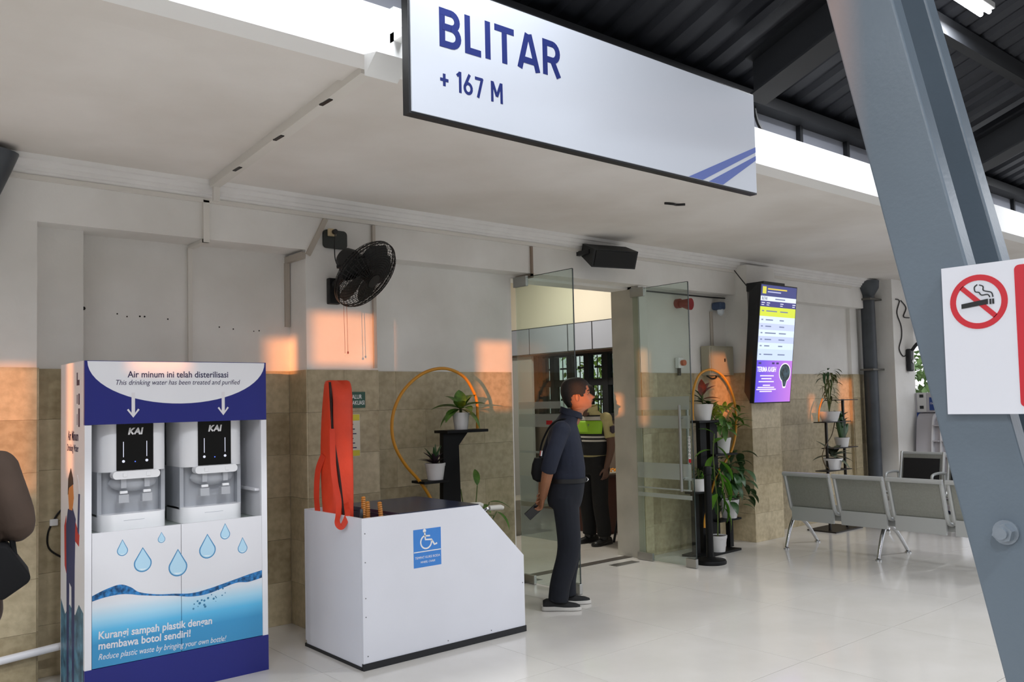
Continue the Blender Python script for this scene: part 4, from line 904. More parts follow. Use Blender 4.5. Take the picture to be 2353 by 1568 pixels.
ms = thing('stone_bench', (6.4, 8.2, 0), 'low grey stone ledge seen through the left glass leaf', 'bench')
MB().box(5.7, 7.0, 7.7, 8.1, 0.30, 0.42, bv=0.01).build('slab', M('grey_stone', '#8f8c80', 0.5, var=0.1, vscale=6), ms); MB().box(5.8, 6.9, 7.75, 8.05, 0, 0.30).build('plinth', M('grey_stone', '#8f8c80', 0.5, var=0.1, vscale=6), ms)
# ================================================================== INFORMATION SCREEN
tv = thing('information_screen', (8.1, 5.3, 1.50), 'tall wall mounted train information screen with purple lower panel', 'screen')
TVo = Vector((7.745, 5.28, 1.50)); TVx = Vector((0.665, 0, 0))
TT = plane_T(TVo, TVx, (0, -0.14, 1.235)); TW, THt = TVx.length, 1.243
MB(TT).box(-0.012, TW+0.012, -0.012, THt+0.012, -0.055, -0.003, bv=0.004).build('housing', m_black, tv)
MB(TT).prism([(-0.012, 0.0, -0.05), (-0.012, THt, -0.05), (0.03, THt-0.08, -0.17), (0.05, 0.1, -0.17)], (0, 0, 0), (TW*0.8, 0, 0)).build('back_shell', m_black, tv)
MB(TT).box(0.22, TW-0.05, 0.4, 0.7, -0.22, -0.16).build('wall_mount', m_black, tv)
def scr(name, hexc, s, x0, y0, x1, y1, lvl=0): return flat(name, emit('scr_%s_%g' % (hexc[1:], s), hexc, s), tv, TT @ Matrix.Translation((0, 0, -0.003+lvl*0.0008)), rect(x0*TW, y0*THt, x1*TW, y1*THt), 0.0008)
rows = [('#3a3f7a', .905, 1.0), ('#dfe6f7', .865, .905), ('#3d3a7c', .815, .865), ('#d3de3a', .735, .815), ('#d9e6fb', .675, .735), ('#c3cdf4', .62, .675), ('#d9e8fb', .565, .62), ('#bfcaf3', .51, .565), ('#d6e6fb', .455, .51), ('#c8d8f8', .36, .455)]
for c, a, b in rows: scr('screen_row', c, 0.95, 0, a, 1, b)
def purple():
    m = emit('screen_purple', '#8a5ae0', 0.9); N = m.node_tree.nodes; L = m.node_tree.links
    t = N.new('ShaderNodeTexCoord'); s = N.new('ShaderNodeSeparateXYZ'); L.new(t.outputs['Object'], s.inputs[0])
    mr = N.new('ShaderNodeMapRange'); mr.inputs[1].default_value = -0.36; mr.inputs[2].default_value = 0.31; L.new(s.outputs['X'], mr.inputs[0])
    r = N.new('ShaderNodeValToRGB'); L.new(mr.outputs[0], r.inputs[0]); L.new(r.outputs[0], N['Principled BSDF'].inputs['Emission Color'])
    r.color_ramp.elements[0].color = lin('#5a4ae0'); r.color_ramp.elements[1].color = lin('#c67ae2'); return m
flat('screen_lower', purple(), tv, TT @ Matrix.Translation((0, 0, -0.003)), rect(0, 0, TW, .36*THt), 0.0008)
scr('badge', '#d9d34a', 0.9, 0.04, .925, .14, .985, 1)
e_w = emit('scr_text_white', '#ffffff', 1.0); e_d = M('scr_text_dark', '#30385e', 0.5)
def stx(s, x, y, size, mat, sx=0.8, al='LEFT', bold=0.0): text(s, size, TT @ Matrix.Translation((x*TW, y*THt, -0.001)), mat, tv, 'screen_lettering', align=al, sx=sx, depth=0.0003, bold=bold)
stx('TERIMA KASIH', 0.02, .262, 0.075, e_w, 0.72, bold=0.001)
for k, (y, w, x) in enumerate(((.222, .38, .11), (.197, .28, .15), (.172, .42, .08), (.14, .2, .2), (.122, .46, .06), (.105, .54, .03), (.088, .34, .12))): scr('caption_line', '#f2e8ff', 0.9, x, y, x+w, y+.010, 1)
for y, ws in ((.775, (.06, .30, .22)), (.70, (.05, .20, .12)), (.645, (.05, .16, .14)), (.588, (.05, .30, .20)), (.533, (.05, .18, .17)), (.478, (.05, .14, .12)), (.405, (.05, .24, .20))):
    for x, w in zip((.05, .17, .56), ws): scr('table_text', '#7f8bb0', 0.7, x, y, x+w, y+.010, 1)
stx('BLITAR', 0.03, .873, 0.045, e_d, 0.7); scr('table_text', '#7f8bb0', .7, .40, .88, .68, .89, 1); scr('table_text', '#e0c84a', .9, .18, .962, .72, .974, 1); scr('table_text', '#b8bce0', .9, .18, .938, .55, .948, 1)
for x in (.03, .17, .55, .90): scr('table_text', '#e6e8ff', .9, x, .845, x+.09, .852, 1); scr('table_text', '#e6e8ff', .9, x, .828, x+.07, .834, 1)
hs = [(0.80+0.165*math.cos(a), 0.255+0.085*math.sin(a)) for a in [i*math.pi/14 for i in range(28)]]
heart = [((x)*TW, (y-(0.05 if abs(x-0.8) < 0.06 and y < 0.2 else 0))*THt) for x, y in hs]
flat('photo_frame', e_w, tv, TT @ Matrix.Translation((0, 0, -0.0022)), heart, 0.0008)
flat('photo', M('scr_photo', '#4d6a78', 0.4, col2='#26331f', var=0.4, vscale=18), tv, TT @ Matrix.Translation((0, 0, -0.0014)), [(0.80*TW+(x-0.80*TW)*0.9, 0.25*THt+(y-0.25*THt)*0.9) for x, y in heart], 0.0008)
for x in (.05, .42, .54): scr('logo_mark', '#3a2a6a', 0.9, x, .327, x+.07, .343, 1)
MB().box(7.90, 8.30, 5.22, 5.438, 2.70, 2.79).build('top_bracket', m_black, tv)
MB().tube(catmull([(7.86, 5.40, 2.75), (7.80, 5.44, 2.84), (7.78, 5.50, 2.93)], 5), 0.006, 6).build('cord', m_cable, tv, smooth=True)
# ================================================================== PLANTS AND STANDS
m_pot = M('pot_white', '#d9d7d6', 0.45); m_soil = M('soil', '#3a2c22', 0.95); m_hose = M('yellow_hose', '#c98a1e', 0.4); m_stand = M('stand_black', '#0b0c0d', 0.5, spec=0.25)
m_stem = M('stem_green', '#5b6b33', 0.6)
m_l1 = M('leaf_green', '#5f8a35', 0.4, var=0.25, vscale=14, col2='#3f6a25'); m_l2 = M('leaf_dark', '#33552d', 0.4, var=0.2, vscale=10); m_l3 = M('leaf_bright', '#6fa83a', 0.4, var=0.2, vscale=10)
m_l4 = M('leaf_purple', '#3d2f38', 0.5, var=0.2, vscale=12); m_l5 = M('leaf_red', '#b0371f', 0.4, var=0.35, vscale=10, col2='#4d3420'); m_l6 = M('leaf_olive', '#6b6a3e', 0.5, var=0.2, vscale=10); m_l7 = M('leaf_greygreen', '#5a6350', 0.5, var=0.2, vscale=10)
def pot(x, y, z, rt_, rb_, h, label, group=None, square=False):
    t = thing('potted_plant', (x, y, z), label, 'plant', group)
    MB().lathe((x, y, z), [(0.005, 0), (rb_, 0), (rt_*0.97, h*0.82), (rt_, h*0.82), (rt_*1.04, h), (rt_*0.92, h), (rt_*0.88, h*0.9), (0.005, h*0.88)], 20).build('pot', m_pot, t, smooth=True)
    MB().lathe((x, y, z+h*0.885), [(0.004, 0), (rt_*0.9, 0.0), (rt_*0.86, 0.008), (0.004, 0.010)], 16).build('soil', m_soil, t, smooth=True)
    return t, Vector((x, y, z+h*0.9))
CAMAZ = math.atan2(-0.643, 0.766)
def yaw_img(a):
    """yaw for a leaf pointing a degrees round from image-right (0) through away-from-viewer (90)"""
    return math.radians(a)+CAMAZ-math.pi/2
# ---- left stand
st = thing('plant_stand', (3.98, 5.5, 0), 'black post plant stand with a big yellow hose ring behind the white box', 'plant stand')
MB().prism([(3.855, 5.48, 0.02), (4.06, 5.48, 0.02), (4.03, 5.48, 1.33), (3.885, 5.48, 1.33)], (0, 0, 0), (0, 0.05, 0)).build('post', m_stand, st)
MB().box(3.75, 4.35, 5.40, 5.66, 0.0, 0.02, bv=0.003).build('base', m_stand, st)
MB().box(3.88, 4.285, 5.42, 5.60, 1.33, 1.352, bv=0.003).build('shelf', m_stand, st)
MB().prism([(4.03, 5.49, 1.33), (4.13, 5.49, 1.33), (4.03, 5.49, 1.22)], (0, 0, 0), (0, 0.03, 0)).build('gusset', m_stand, st)
MB().box(3.66, 3.885, 5.42, 5.60, 0.955, 0.975, bv=0.003).build('shelf', m_stand, st)
ringp = catmull([(4.235, 5.50, 1.355), (4.238, 5.50, 1.55), (4.20, 5.50, 1.66), (4.10, 5.50, 1.78), (3.92, 5.50, 1.838), (3.72, 5.50, 1.80), (3.55, 5.50, 1.68), (3.455, 5.50, 1.53), (3.43, 5.50, 1.38), (3.46, 5.50, 1.24), (3.55, 5.50, 1.10), (3.66, 5.50, 0.985), (3.76, 5.50, 0.85), (3.83, 5.50, 0.70), (3.87, 5.50, 0.55)], 6)
MB().tube(ringp, 0.0125, 10).build('hose_ring', m_hose, st, smooth=True)
t, c = pot(4.072, 5.50, 1.353, 0.068, 0.052, 0.135, 'dieffenbachia in a white pot on the top shelf of the left stand')
me = leaf_src('dieff', m_l1, L=0.22, Wd=0.115, fold=0.3, curve=0.9)
for a, p, s in ((175, 25, 1.15), (195, -15, 1.05), (150, 60, 0.9), (10, 35, 1.0), (-15, -20, 1.05), (60, 60, 0.95), (100, 80, 0.9), (-60, 20, 0.9), (30, 65, 0.85), (230, -5, 0.95), (265, 45, 0.85)):
    leaf(t, me, c+Vector((0, 0, 0.04)), yaw_img(a), math.radians(p), s)
MB().tube([c, c+Vector((0, 0, 0.09))], 0.012, 7).build('stem', m_stem, t)
t, c = pot(3.815, 5.50, 0.976, 0.078, 0.060, 0.128, 'purple leaved spiky plant in a white pot on the lower left shelf')
me = leaf_src('spiky', m_l4, L=0.15, Wd=0.028, fold=0.4, curve=0.5)
for k in range(22): leaf(t, me, c, k*2.4, math.radians(25+50*((k*7) % 10)/10), 0.65+0.4*((k*3) % 5)/5)
me = leaf_src('spikyg', m_l2, L=0.17, Wd=0.03, fold=0.4, curve=0.3)
for k in range(6): leaf(t, me, c, k*1.05+.3, math.radians(60+5*k), 0.95)
t, c = pot(4.15, 5.50, 0.022, 0.09, 0.07, 0.16, 'tall arching green plant rising behind the right end of the white box')
me = leaf_src('arch', m_l1, L=0.19, Wd=0.055, fold=0.3, curve=1.0)
for a, h, dx, p in ((150, .98, -.08, 40), (100, 1.0, .06, 70), (5, .86, .16, 10), (-20, .78, .22, -25), (190, .82, -.02, 10), (60, .80, .10, 20), (240, .76, .03, 30), (300, .84, .08, 15), (20, .72, .05, 35)):
    tip = Vector((4.15+dx, 5.50-0.25*dx, h-0.1)); MB().tube(catmull([c, c+(tip-c)*0.5+Vector((0, 0, .06)), tip], 4), [0.005]*9, 5).build('stem', m_stem, t, smooth=True)
    leaf(t, me, tip, yaw_img(a), math.radians(p), 1.0)
# ---- right stand
st = thing('plant_stand', (7.1, 5.42, 0), 'tall black plant stand with yellow ring behind the belt post', 'plant stand')
MB().prism([(6.75, 5.50, 0), (6.83, 5.26, 0), (7.44, 5.29, 0), (7.40, 5.56, 0)], (0, 0, 0), (0, 0, 0.022)).build('base', m_stand, st)
MB().box(7.02, 7.12, 5.44, 5.49, 0.02, 1.32).build('post', m_stand, st); MB().box(7.18, 7.30, 5.44, 5.49, 0.02, 1.32).build('post', m_stand, st)
MB().box(6.91, 7.31, 5.36, 5.52, 1.31, 1.332, bv=0.003).build('shelf', m_stand, st)
MB().box(7.16, 7.53, 5.36, 5.50, 0.965, 0.985, bv=0.003).build('shelf', m_stand, st)
MB().box(6.82, 7.06, 5.36, 5.50, 0.61, 0.63, bv=0.003).build('shelf', m_stand, st); MB().box(6.86, 6.93, 5.41, 5.46, 0.02, 0.61).build('post', m_stand, st)
MB().box(7.20, 7.56, 5.36, 5.50, 0.295, 0.315, bv=0.003).build('shelf', m_stand, st); MB().box(7.42, 7.48, 5.41, 5.46, 0.02, 0.295).build('post', m_stand, st)
rp_ = catmull([(6.925, 5.45, 1.34), (6.93, 5.45, 1.50), (6.96, 5.45, 1.66), (7.06, 5.45, 1.80), (7.24, 5.45, 1.85), (7.42, 5.45, 1.80), (7.55, 5.45, 1.68), (7.63, 5.45, 1.52), (7.65, 5.45, 1.35), (7.63, 5.45, 1.17), (7.55, 5.45, 1.0), (7.42, 5.45, 0.88), (7.28, 5.45, 0.76), (7.08, 5.40, 0.52), (6.98, 5.38, 0.36), (6.955, 5.37, 0.27)], 6)
MB().tube(rp_, 0.013, 10).build('hose_ring', m_hose, st, smooth=True)
t, c = pot(7.075, 5.44, 1.333, 0.105, 0.075, 0.165, 'red leaved plant in a white pot on top of the right stand')
me = leaf_src('redleaf', m_l5, L=0.17, Wd=0.075, fold=0.3, curve=0.6); me2 = leaf_src('redleaf2', m_l2, L=0.17, Wd=0.07, fold=0.3, curve=0.6)
for i, (a, p, s, h) in enumerate(((80, 85, 1.1, .10), (15, 50, 1.15, .10), (-10, 20, 1.05, .06), (170, 45, 1.0, .05), (200, 20, 1.0, .03), (140, 65, .9, .06), (40, 60, 1.0, .12), (-40, 10, .9, .02), (100, 30, .9, .04))): leaf(t, me if i in (0, 1, 2, 6) else me2, c+Vector((0, 0, h)), yaw_img(a), math.radians(p), s)
MB().tube([c, c+Vector((.01, 0, .13))], 0.008, 6).build('stem', m_stem, t)
def bushy(t, c, mat, n, rx, rz, zc, L, Wd, key, seed, droop=0.7):
    r = random.Random(seed); me = leaf_src(key, mat, L=L, Wd=Wd, fold=0.25, curve=droop)
    for k in range(n):
        a = r.uniform(0, 360); d = rx*r.random()**0.6; p = c+Vector((math.cos(math.radians(a))*d, math.sin(math.radians(a))*d*0.45, zc+r.uniform(-rz, rz)))
        leaf(t, me, p, math.radians(a)-math.pi/2+r.uniform(-.5, .5), math.radians(r.uniform(-50, 45)), r.uniform(.7, 1.15))
    for k in range(6):
        a = k*1.05; e = c+Vector((math.cos(a)*rx*.7, math.sin(a)*rx*.3, zc+r.uniform(-.3, .5)*rz)); MB().tube(catmull([c, c+(e-c)*.5+Vector((0, 0, .05)), e], 4), 0.004, 5).build('stem', m_stem, t)
t, c = pot(7.375, 5.43, 0.986, 0.085, 0.062, 0.16, 'leafy green plant in a white pot on the second shelf of the right stand')
bushy(t, c, m_l1, 60, 0.25, 0.15, 0.25, 0.16, 0.055, 'bush1', 11)
t, c = pot(6.95, 5.42, 0.631, 0.075, 0.058, 0.125, 'small plant in a white pot on the left shelf of the right stand')
bushy(t, c, m_l2, 16, 0.09, 0.06, 0.09, 0.10, 0.04, 'bush2', 12)
t, c = pot(7.45, 5.43, 0.316, 0.10, 0.075, 0.19, 'dark bushy plant in a white pot on the lowest shelf of the right stand')
bushy(t, c, m_l2, 95, 0.34, 0.28, 0.24, 0.17, 0.075, 'bush3', 13, 1.1)
t, c = pot(7.12, 5.34, 0.023, 0.09, 0.07, 0.16, 'climbing plant with large bright green leaves in front of the right stand')
me = leaf_src('pothos', m_l3, L=0.24, Wd=0.11, fold=0.25, curve=0.8)
MB().tube(catmull([c, (7.12, 5.33, .45), (7.08, 5.32, .75), (7.05, 5.31, 1.0), (7.08, 5.31, 1.2)], 5), 0.007, 6).build('stem', m_stem, t, smooth=True)
for i, (x, z, a, p, s) in enumerate(((7.06, 1.10, 30, 35, .9), (7.10, 1.08, -5, -35, 1.0), (7.05, .98, 200, -50, 1.0), (7.12, .93, 10, -30, 1.1), (7.10, .85, -20, -60, 1.15), (7.14, .80, 5, -40, 1.1), (7.05, .86, 190, -20, .9), (7.14, .66, -10, -65, 1.2), (7.10, .60, 210, -40, .9), (7.08, 1.20, 170, 40, .7), (7.18, .55, 0, -60, 1.1), (7.20, .72, 20, -50, 1.0), (7.05, .74, 170, 10, .8), (7.20, .45, -15, -55, 1.1), (7.02, 1.04, 185, 0, .8))): leaf(t, me, (x, 5.31, z), yaw_img(a), math.radians(p), s)
# ---- far wire stand
m_wire = M('wire_stand', '#1a1614', 0.5)
st = thing('wire_plant_stand', (9.3, 5.28, 0), 'thin black wire plant stand behind the benches by the dark pipe', 'plant stand')
MB().box(9.02, 9.62, 5.14, 5.50, 0.0, 0.015).build('base', m_wire, st)
for x, y, z in ((9.12, 5.27, 1.26), (9.47, 5.25, 1.51)): MB().box(x-0.012, x+0.012, y-0.012, y+0.012, 0.015, z).build('upright', m_wire, st)
for x0, x1, z in ((9.22, 9.70, 1.505), (8.97, 9.52, 1.255), (9.12, 9.66, 0.95), (8.97, 9.50, 0.70)): MB().box(x0, x1, 5.18, 5.34, z-0.010, z, bv=0.002).build('shelf', m_wire, st)
MB().tube(catmull([(8.95, 5.26, 1.26), (8.97, 5.26, 1.40), (9.05, 5.26, 1.52)], 4), 0.009, 6).build('hose_ring', m_hose, st, smooth=True)
MB().tube(catmull([(9.30, 5.26, 1.25), (9.22, 5.26, 1.10), (9.10, 5.26, 1.0), (9.0, 5.26, .88), (9.05, 5.26, .76), (9.16, 5.26, .70)], 5), 0.006, 6).build('hose_loop', M('brown_hose', '#5b4a2c', 0.5), st, smooth=True)
t, c = pot(9.185, 5.26, 1.256, 0.12, 0.085, 0.115, 'tall feathery plant in a white bowl pot on the wire stand')
bushy(t, c, m_l6, 44, 0.11, 0.17, 0.30, 0.12, 0.028, 'feather', 21, 1.0); bushy(t, c, m_l2, 16, 0.14, 0.06, 0.44, 0.13, 0.03, 'feather2', 22, 1.2)
t, c = pot(9.44, 5.26, 0.951, 0.085, 0.065, 0.11, 'cactus like dark plant in a small white pot on the wire stand')
for k, (dx, h) in enumerate(((0, .32), (.05, .22), (-.06, .26), (.09, .16))): MB().tube([c+Vector((dx*.3, 0, 0)), c+Vector((dx, 0, h*.6)), c+Vector((dx*1.6, 0, h))], [0.022, 0.030, 0.012], 8).build('branch', m_l2, t, smooth=True)
me = leaf_src('cact', m_l2, L=0.10, Wd=0.04, fold=0.3, curve=0.3)
for k in range(10): leaf(t, me, c+Vector((0.03*((k % 3)-1), 0, .08+.022*k)), k*2.1, math.radians(40), 1.0)
t, c = pot(9.215, 5.26, 0.701, 0.11, 0.08, 0.13, 'broad leaved dull plant in a white pot low on the wire stand')
me = leaf_src('broad', m_l7, L=0.24, Wd=0.10, fold=0.25, curve=0.7)
for a, p, s in ((150, 65, 1.1), (180, 10, 1.0), (10, 25, 1.1), (-10, 5, 1.0), (40, 55, 1.0), (100, 60, .9), (260, 20, .8), (-40, -15, 1.0), (320, 40, .9)): leaf(t, me, c+Vector((0, 0, .03)), yaw_img(a), math.radians(p), s)
# ---- belt post
bp = thing('stanchion', (6.66, 5.09, 0), 'black queue post with a round base beside the right glass leaf', 'post')
MB().lathe((6.66, 5.09, 0), [(0.005, 0), (0.15, 0), (0.152, 0.02), (0.145, 0.035), (0.06, 0.048), (0.045, 0.06), (0.005, 0.06)], 32).build('base', m_stand, bp, smooth=True)
MB().lathe((6.66, 5.09, 0.05), [(0.034, 0), (0.034, 0.78), (0.041, 0.785), (0.041, 0.85), (0.036, 0.86), (0.005, 0.86)], 20).build('tube', m_stand, bp, smooth=True)
# ================================================================== BENCHES
m_sil = M('silver_powder', '#b2b4b2', 0.35, 0.35); m_mesh = M('perforated_steel', '#8b8c84', 0.45, 0.3, var=0.05, vscale=60); m_cr = M('bench_chrome', '#c4c6c8', 0.15, 0.95); m_pad = M('black_pad', '#0f0f11', 0.5)
def bench(name, xb, y0, n, pitch, label, flip=False, pad=False, htop=0.775, armr=()):
    """beam seating along -Y from y0; backs at xb; seats face +X (or -X when flip)"""
    s = -1 if flip else 1
    t = thing('beam_bench', (xb+s*0.33, y0-n*pitch/2, 0), label, 'bench')
    X = lambda d: xb+s*d
    prof = [(0.0, htop), (0.012, htop-0.012), (0.085, 0.50), (0.115, 0.42), (0.16, 0.39), (0.25, 0.385), (0.48, 0.425), (0.52, 0.42)]
    for k in range(n):
        a = y0-k*pitch-0.008; b = y0-(k+1)*pitch+0.012
        seat = MB(); w = 0.0
        rg = [[(X(d), a-0.04, z), (X(d), b+0.04, z), (X(d+0.006), b+0.04, z+0.008), (X(d+0.006), a-0.04, z+0.008)] for d, z in prof[1:]]
        seat.rings(rg).build('seat_shell', m_mesh, t, smooth=False)
        for yy in (a-0.02, b+0.02):
            MB().tube([(X(d), yy, z+0.002) for d, z in catmull([(d, z, 0) for d, z in prof], 3) for d, z in [(d, z)]] if False else [(X(p.x), yy, p.y+0.002) for p in catmull([(d, z, 0) for d, z in prof], 3)], 0.019, 8).build('seat_rail', m_sil, t, smooth=True)
        MB().tube([(X(0.0), a-0.005, htop), (X(0.0), b+0.005, htop)], 0.022, 8).build('top_rail', m_sil, t, smooth=True)
        MB().prism([(X(0.095), a-0.03, 0.44), (X(0.10), a-0.03, 0.30), (X(0.12), a-0.03, 0.30), (X(0.125), a-0.03, 0.42)], (0, 0, 0), (0, (b-a)+0.06, 0)).build('skirt', m_sil, t)
        if pad: MB().prism([(X(0.02), a-0.055, htop-0.05), (X(0.075), a-0.055, 0.52), (X(0.10), a-0.055, 0.52), (X(0.045), a-0.055, htop-0.05)], (0, 0, 0), (0, (b-a)+0.11, 0)).build('back_pad', m_pad, t)
    MB().box(min(X(0.24), X(0.31)), max(X(0.24), X(0.31)), y0-n*pitch-0.02, y0+0.02, 0.31, 0.365, bv=0.005).build('beam', m_sil, t)
    for yl in armr:
        MB().tube(catmull([(X(0.10), yl, 0.44), (X(0.10), yl, 0.60), (X(0.14), yl, 0.645), (X(0.36), yl, 0.645), (X(0.42), yl, 0.60), (X(0.38), yl, 0.44)], 5), 0.016, 8).build('armrest', m_sil, t, smooth=True)
    return t, X
t, X = bench('beam_bench', 7.71, 4.965, 4, 0.535, 'silver perforated beam bench with its back to the viewer')
for yl in (5.0, 4.03, 3.0):
    for d0, d1 in ((0.27, 0.09), (0.28, 0.68)):
        MB().tube(catmull([(X(0.275), yl, 0.345), (X((d0+d1)/2+0.0), yl, 0.22), (X(d1), yl, 0.02)], 4), [0.024, 0.023, 0.022, 0.021, 0.02, 0.019, 0.018, 0.017, 0.016], 10).build('leg', m_cr, t, smooth=True)
        MB().lathe((X(d1), yl, 0), [(0.004, 0), (0.03, 0), (0.03, 0.012), (0.016, 0.02), (0.004, 0.02)], 14).build('foot', m_cr, t, smooth=True)
t, X = bench('beam_bench', 10.15, 4.92, 3, 0.545, 'silver beam bench with black pads facing the viewer', flip=True, pad=True, htop=0.85, armr=(4.90, 4.37, 3.83))
for yl in (4.8, 3.5):
    for d1 in (0.05, 0.62):
        MB().tube([(X(0.275), yl, 0.345), (X(d1), yl, 0.02)], 0.02, 8).build('leg', m_cr, t, smooth=True); MB().lathe((X(d1), yl, 0), [(0.004, 0), (0.03, 0), (0.03, 0.012), (0.004, 0.02)], 12).build('foot', m_cr, t, smooth=True)
# ================================================================== CHARGING STATION RACK, far wall bits
m_rw = M('rack_white', '#b9b6bb', 0.4); m_rblue = M('rack_blue', '#1d3f86', 0.4)
rk = thing('charging_rack', (11.6, 5.05, 0), 'white and blue charging station rack with curved brochure slots', 'rack')
RX = 11.30
def RY(px): return None
MB().box(RX+0.28, RX+0.36, 4.80, 5.36, 0.0, 1.32).build('back_panel', m_rblue, rk)
MB().box(RX+0.22, RX+0.28, 4.80, 5.34, 1.30, 1.565, bv=0.01).build('header', m_rw, rk)
MB().box(RX+0.214, RX+0.22, 4.93, 5.16, 1.33, 1.50).build('blue_label', m_rblue, rk)
text('Charging Corner', 0.036, plane_T((RX+0.2135, 5.15, 1.41), (0, -1, 0), (0, 0, 1)), m_pw, rk, 'lettering', sx=0.72, depth=0.0004)
MB().box(RX+0.214, RX+0.22, 5.20, 5.32, 1.31, 1.56).build('icon_panel', M('icon_panel', '#d6d5d4', 0.5), rk)
for z in (1.37, 1.52): MB().box(RX+0.208, RX+0.214, 5.235, 5.285, z-0.02, z+0.02).build('icon', m_black, rk)
for k, y in enumerate((5.08, 4.97, 4.86, 4.75)):
    c = catmull([(RX+0.24, 0, 1.30), (RX+0.14, 0, 1.27), (RX+0.08, 0, 1.15), (RX+0.02, 0, 0.7), (RX-0.02, 0, 0.05)], 6)
    MB().prism([(p.x, y, p.z) for p in c]+[(RX+0.26, y, 0.05)], (0, 0, 0), (0, -0.022, 0)).build('fin', M('fin_white', '#dcdce0', 0.35), rk)
MB().prism([(p.x+0.05, 5.30, p.z) for p in c]+[(RX+0.27, 5.30, 0.05)], (0, 0, 0), (0, -0.56, 0)).build('slot_back', m_rw, rk)
for k in range(3):
    for j in range(5): y = 5.06-k*0.11; z = 1.14-j*0.20; MB().box(RX+0.045-0.02*j, RX+0.12, y-0.085, y, z-0.012, z).build('slot_lip', m_rw, rk)
# wall fan / camera bracket on the pier
cm = thing('cctv_bracket', (11.5, 5.25, 1.85), 'black camera and bracket on the white pier at the far right', 'camera')
MB().box(11.30, 11.40, 5.28, 5.348, 1.85, 2.15, bv=0.02).build('housing', m_black, cm)
MB().tube(catmull([(11.35, 5.28, 2.13), (11.36, 5.20, 2.22), (11.45, 5.12, 2.24), (11.62, 5.02, 2.24)], 5), 0.022, 8).build('arm', m_black, cm, smooth=True)
MB().box(11.56, 11.70, 4.92, 5.06, 2.18, 2.33, bv=0.01).build('camera_head', m_black, cm)
MB().cyl((11.35, 5.28, 1.98), (11.35, 5.27, 1.98), 0.025, n=14).build('lens', m_st, cm, smooth=True)
MB().tube(catmull([(11.08, 5.34, 2.80), (11.18, 5.34, 2.78), (11.10, 5.34, 2.62), (11.20, 5.34, 2.45), (11.20, 5.34, 2.30), (11.12, 5.34, 2.15), (11.22, 5.34, 2.05), (11.32, 5.33, 2.08)], 6), 0.007, 6).build('cord', m_cable, cm, smooth=True)
MB().tube(catmull([(11.22, 5.34, 2.79), (11.36, 5.34, 2.70), (11.28, 5.34, 2.58), (11.44, 5.34, 2.57)], 6), 0.007, 6).build('cord', m_cable, cm, smooth=True)
wf = thing('bracket_fan', (11.75, 5.2, 2.4), 'dark fan bracket above the side doorway', 'fan')
MB().tube(catmull([(11.60, 5.30, 2.78), (11.52, 5.20, 2.62), (11.50, 5.16, 2.48)], 5), 0.02, 8).build('arm', m_black, wf, smooth=True)
MB().lathe((11.66, 5.1, 2.38), [(0.01, 0), (0.09, 0.02), (0.12, 0.07), (0.09, 0.12), (0.01, 0.14)], 18).build('motor', M('fan_bluegrey', '#3b4350', 0.4), wf, smooth=True)
# far outdoors seen through the side doorway
car = thing('parked_car', (22.0, 11.2, -0.12), 'white car parked outside beyond the side doorway', 'car')
c = [(20.2, .35), (20.3, .75), (21.0, .85), (21.5, 1.30), (23.0, 1.32), (23.6, .9), (24.2, .8), (24.25, .35)]
MB().prism([(x, 10.4, z-.12) for x, z in c], (0, 0, 0), (0, 1.7, 0)).build('car_body', m_white, car)
MB().prism([(x, 10.38, z-.12) for x, z in ((21.15, .88), (21.55, 1.24), (22.95, 1.25), (23.4, .9))], (0, 0, 0), (0, 1.74, 0)).build('car_windows', m_dk, car)
for x in (21.0, 23.5): MB().cyl((x, 10.35, .20), (x, 12.15, .20), 0.32, n=18).build('wheel', m_tyre, car, smooth=True)
MB().box(20.22, 20.3, 10.5, 10.8, 0.45, 0.6).build('tail_light', m_red, car)
for i, (x, y) in enumerate(((30.0, 15.5), (34.0, 16.0), (27.5, 14.6))):
    t = thing('street_tree', (x, y, -0.12), ('green tree outside, nearest beyond the parked car', 'green tree outside, farthest beyond the parked car', 'green tree outside, left of the other two trees')[i], 'tree', 'trees beyond the side doorway')
    MB().tube([(x, y, -0.12), (x+.1, y, 1.4)], [0.14, 0.1], 8).build('trunk', M('bark', '#5b4a38', 0.9), t, smooth=True)
    r = random.Random(30+i); mb = MB(); bl_ = leaf_mesh(0.4, 0.25, 0.2, 0.4, 2)
    for k in range(300):
        v = Vector((r.gauss(0, 1), r.gauss(0, 1), r.gauss(0, 1))).normalized()*r.uniform(.6, 1.2)
        mb.T = Matrix.Translation((x+v.x, y+v.y, 2.2+v.z*.9)) @ Euler((r.uniform(-1.5, 1), 0, r.uniform(0, 6.3))).to_matrix().to_4x4(); mb.add(bl_.v, bl_.f)
    mb.T = None; o = mb.build('foliage', M('far_leaf', '#7f9a5c', 0.6, var=0.2, vscale=3), t); o['kind'] = 'stuff'
# insect / stain mark on canopy, cable over the fascia
tag(MB().tube(catmull([(5.08, 4.20, 3.052), (5.14, 4.17, 3.048), (5.20, 4.18, 3.052), (5.24, 4.13, 3.05)], 5), 0.009, 6).build('cable_stub', m_cable, smooth=True), 'short dark cable stub poking from the canopy soffit', 'cable')
tag(MB().tube(catmull([(4.95, 3.30, 3.55), (4.97, 3.28, 3.40), (5.05, 3.24, 3.28), (5.12, 3.20, 3.254)], 5), 0.012, 6).build('roof_cable', m_cable, smooth=True), 'black cable hanging above the fascia right of the sign', 'cable')
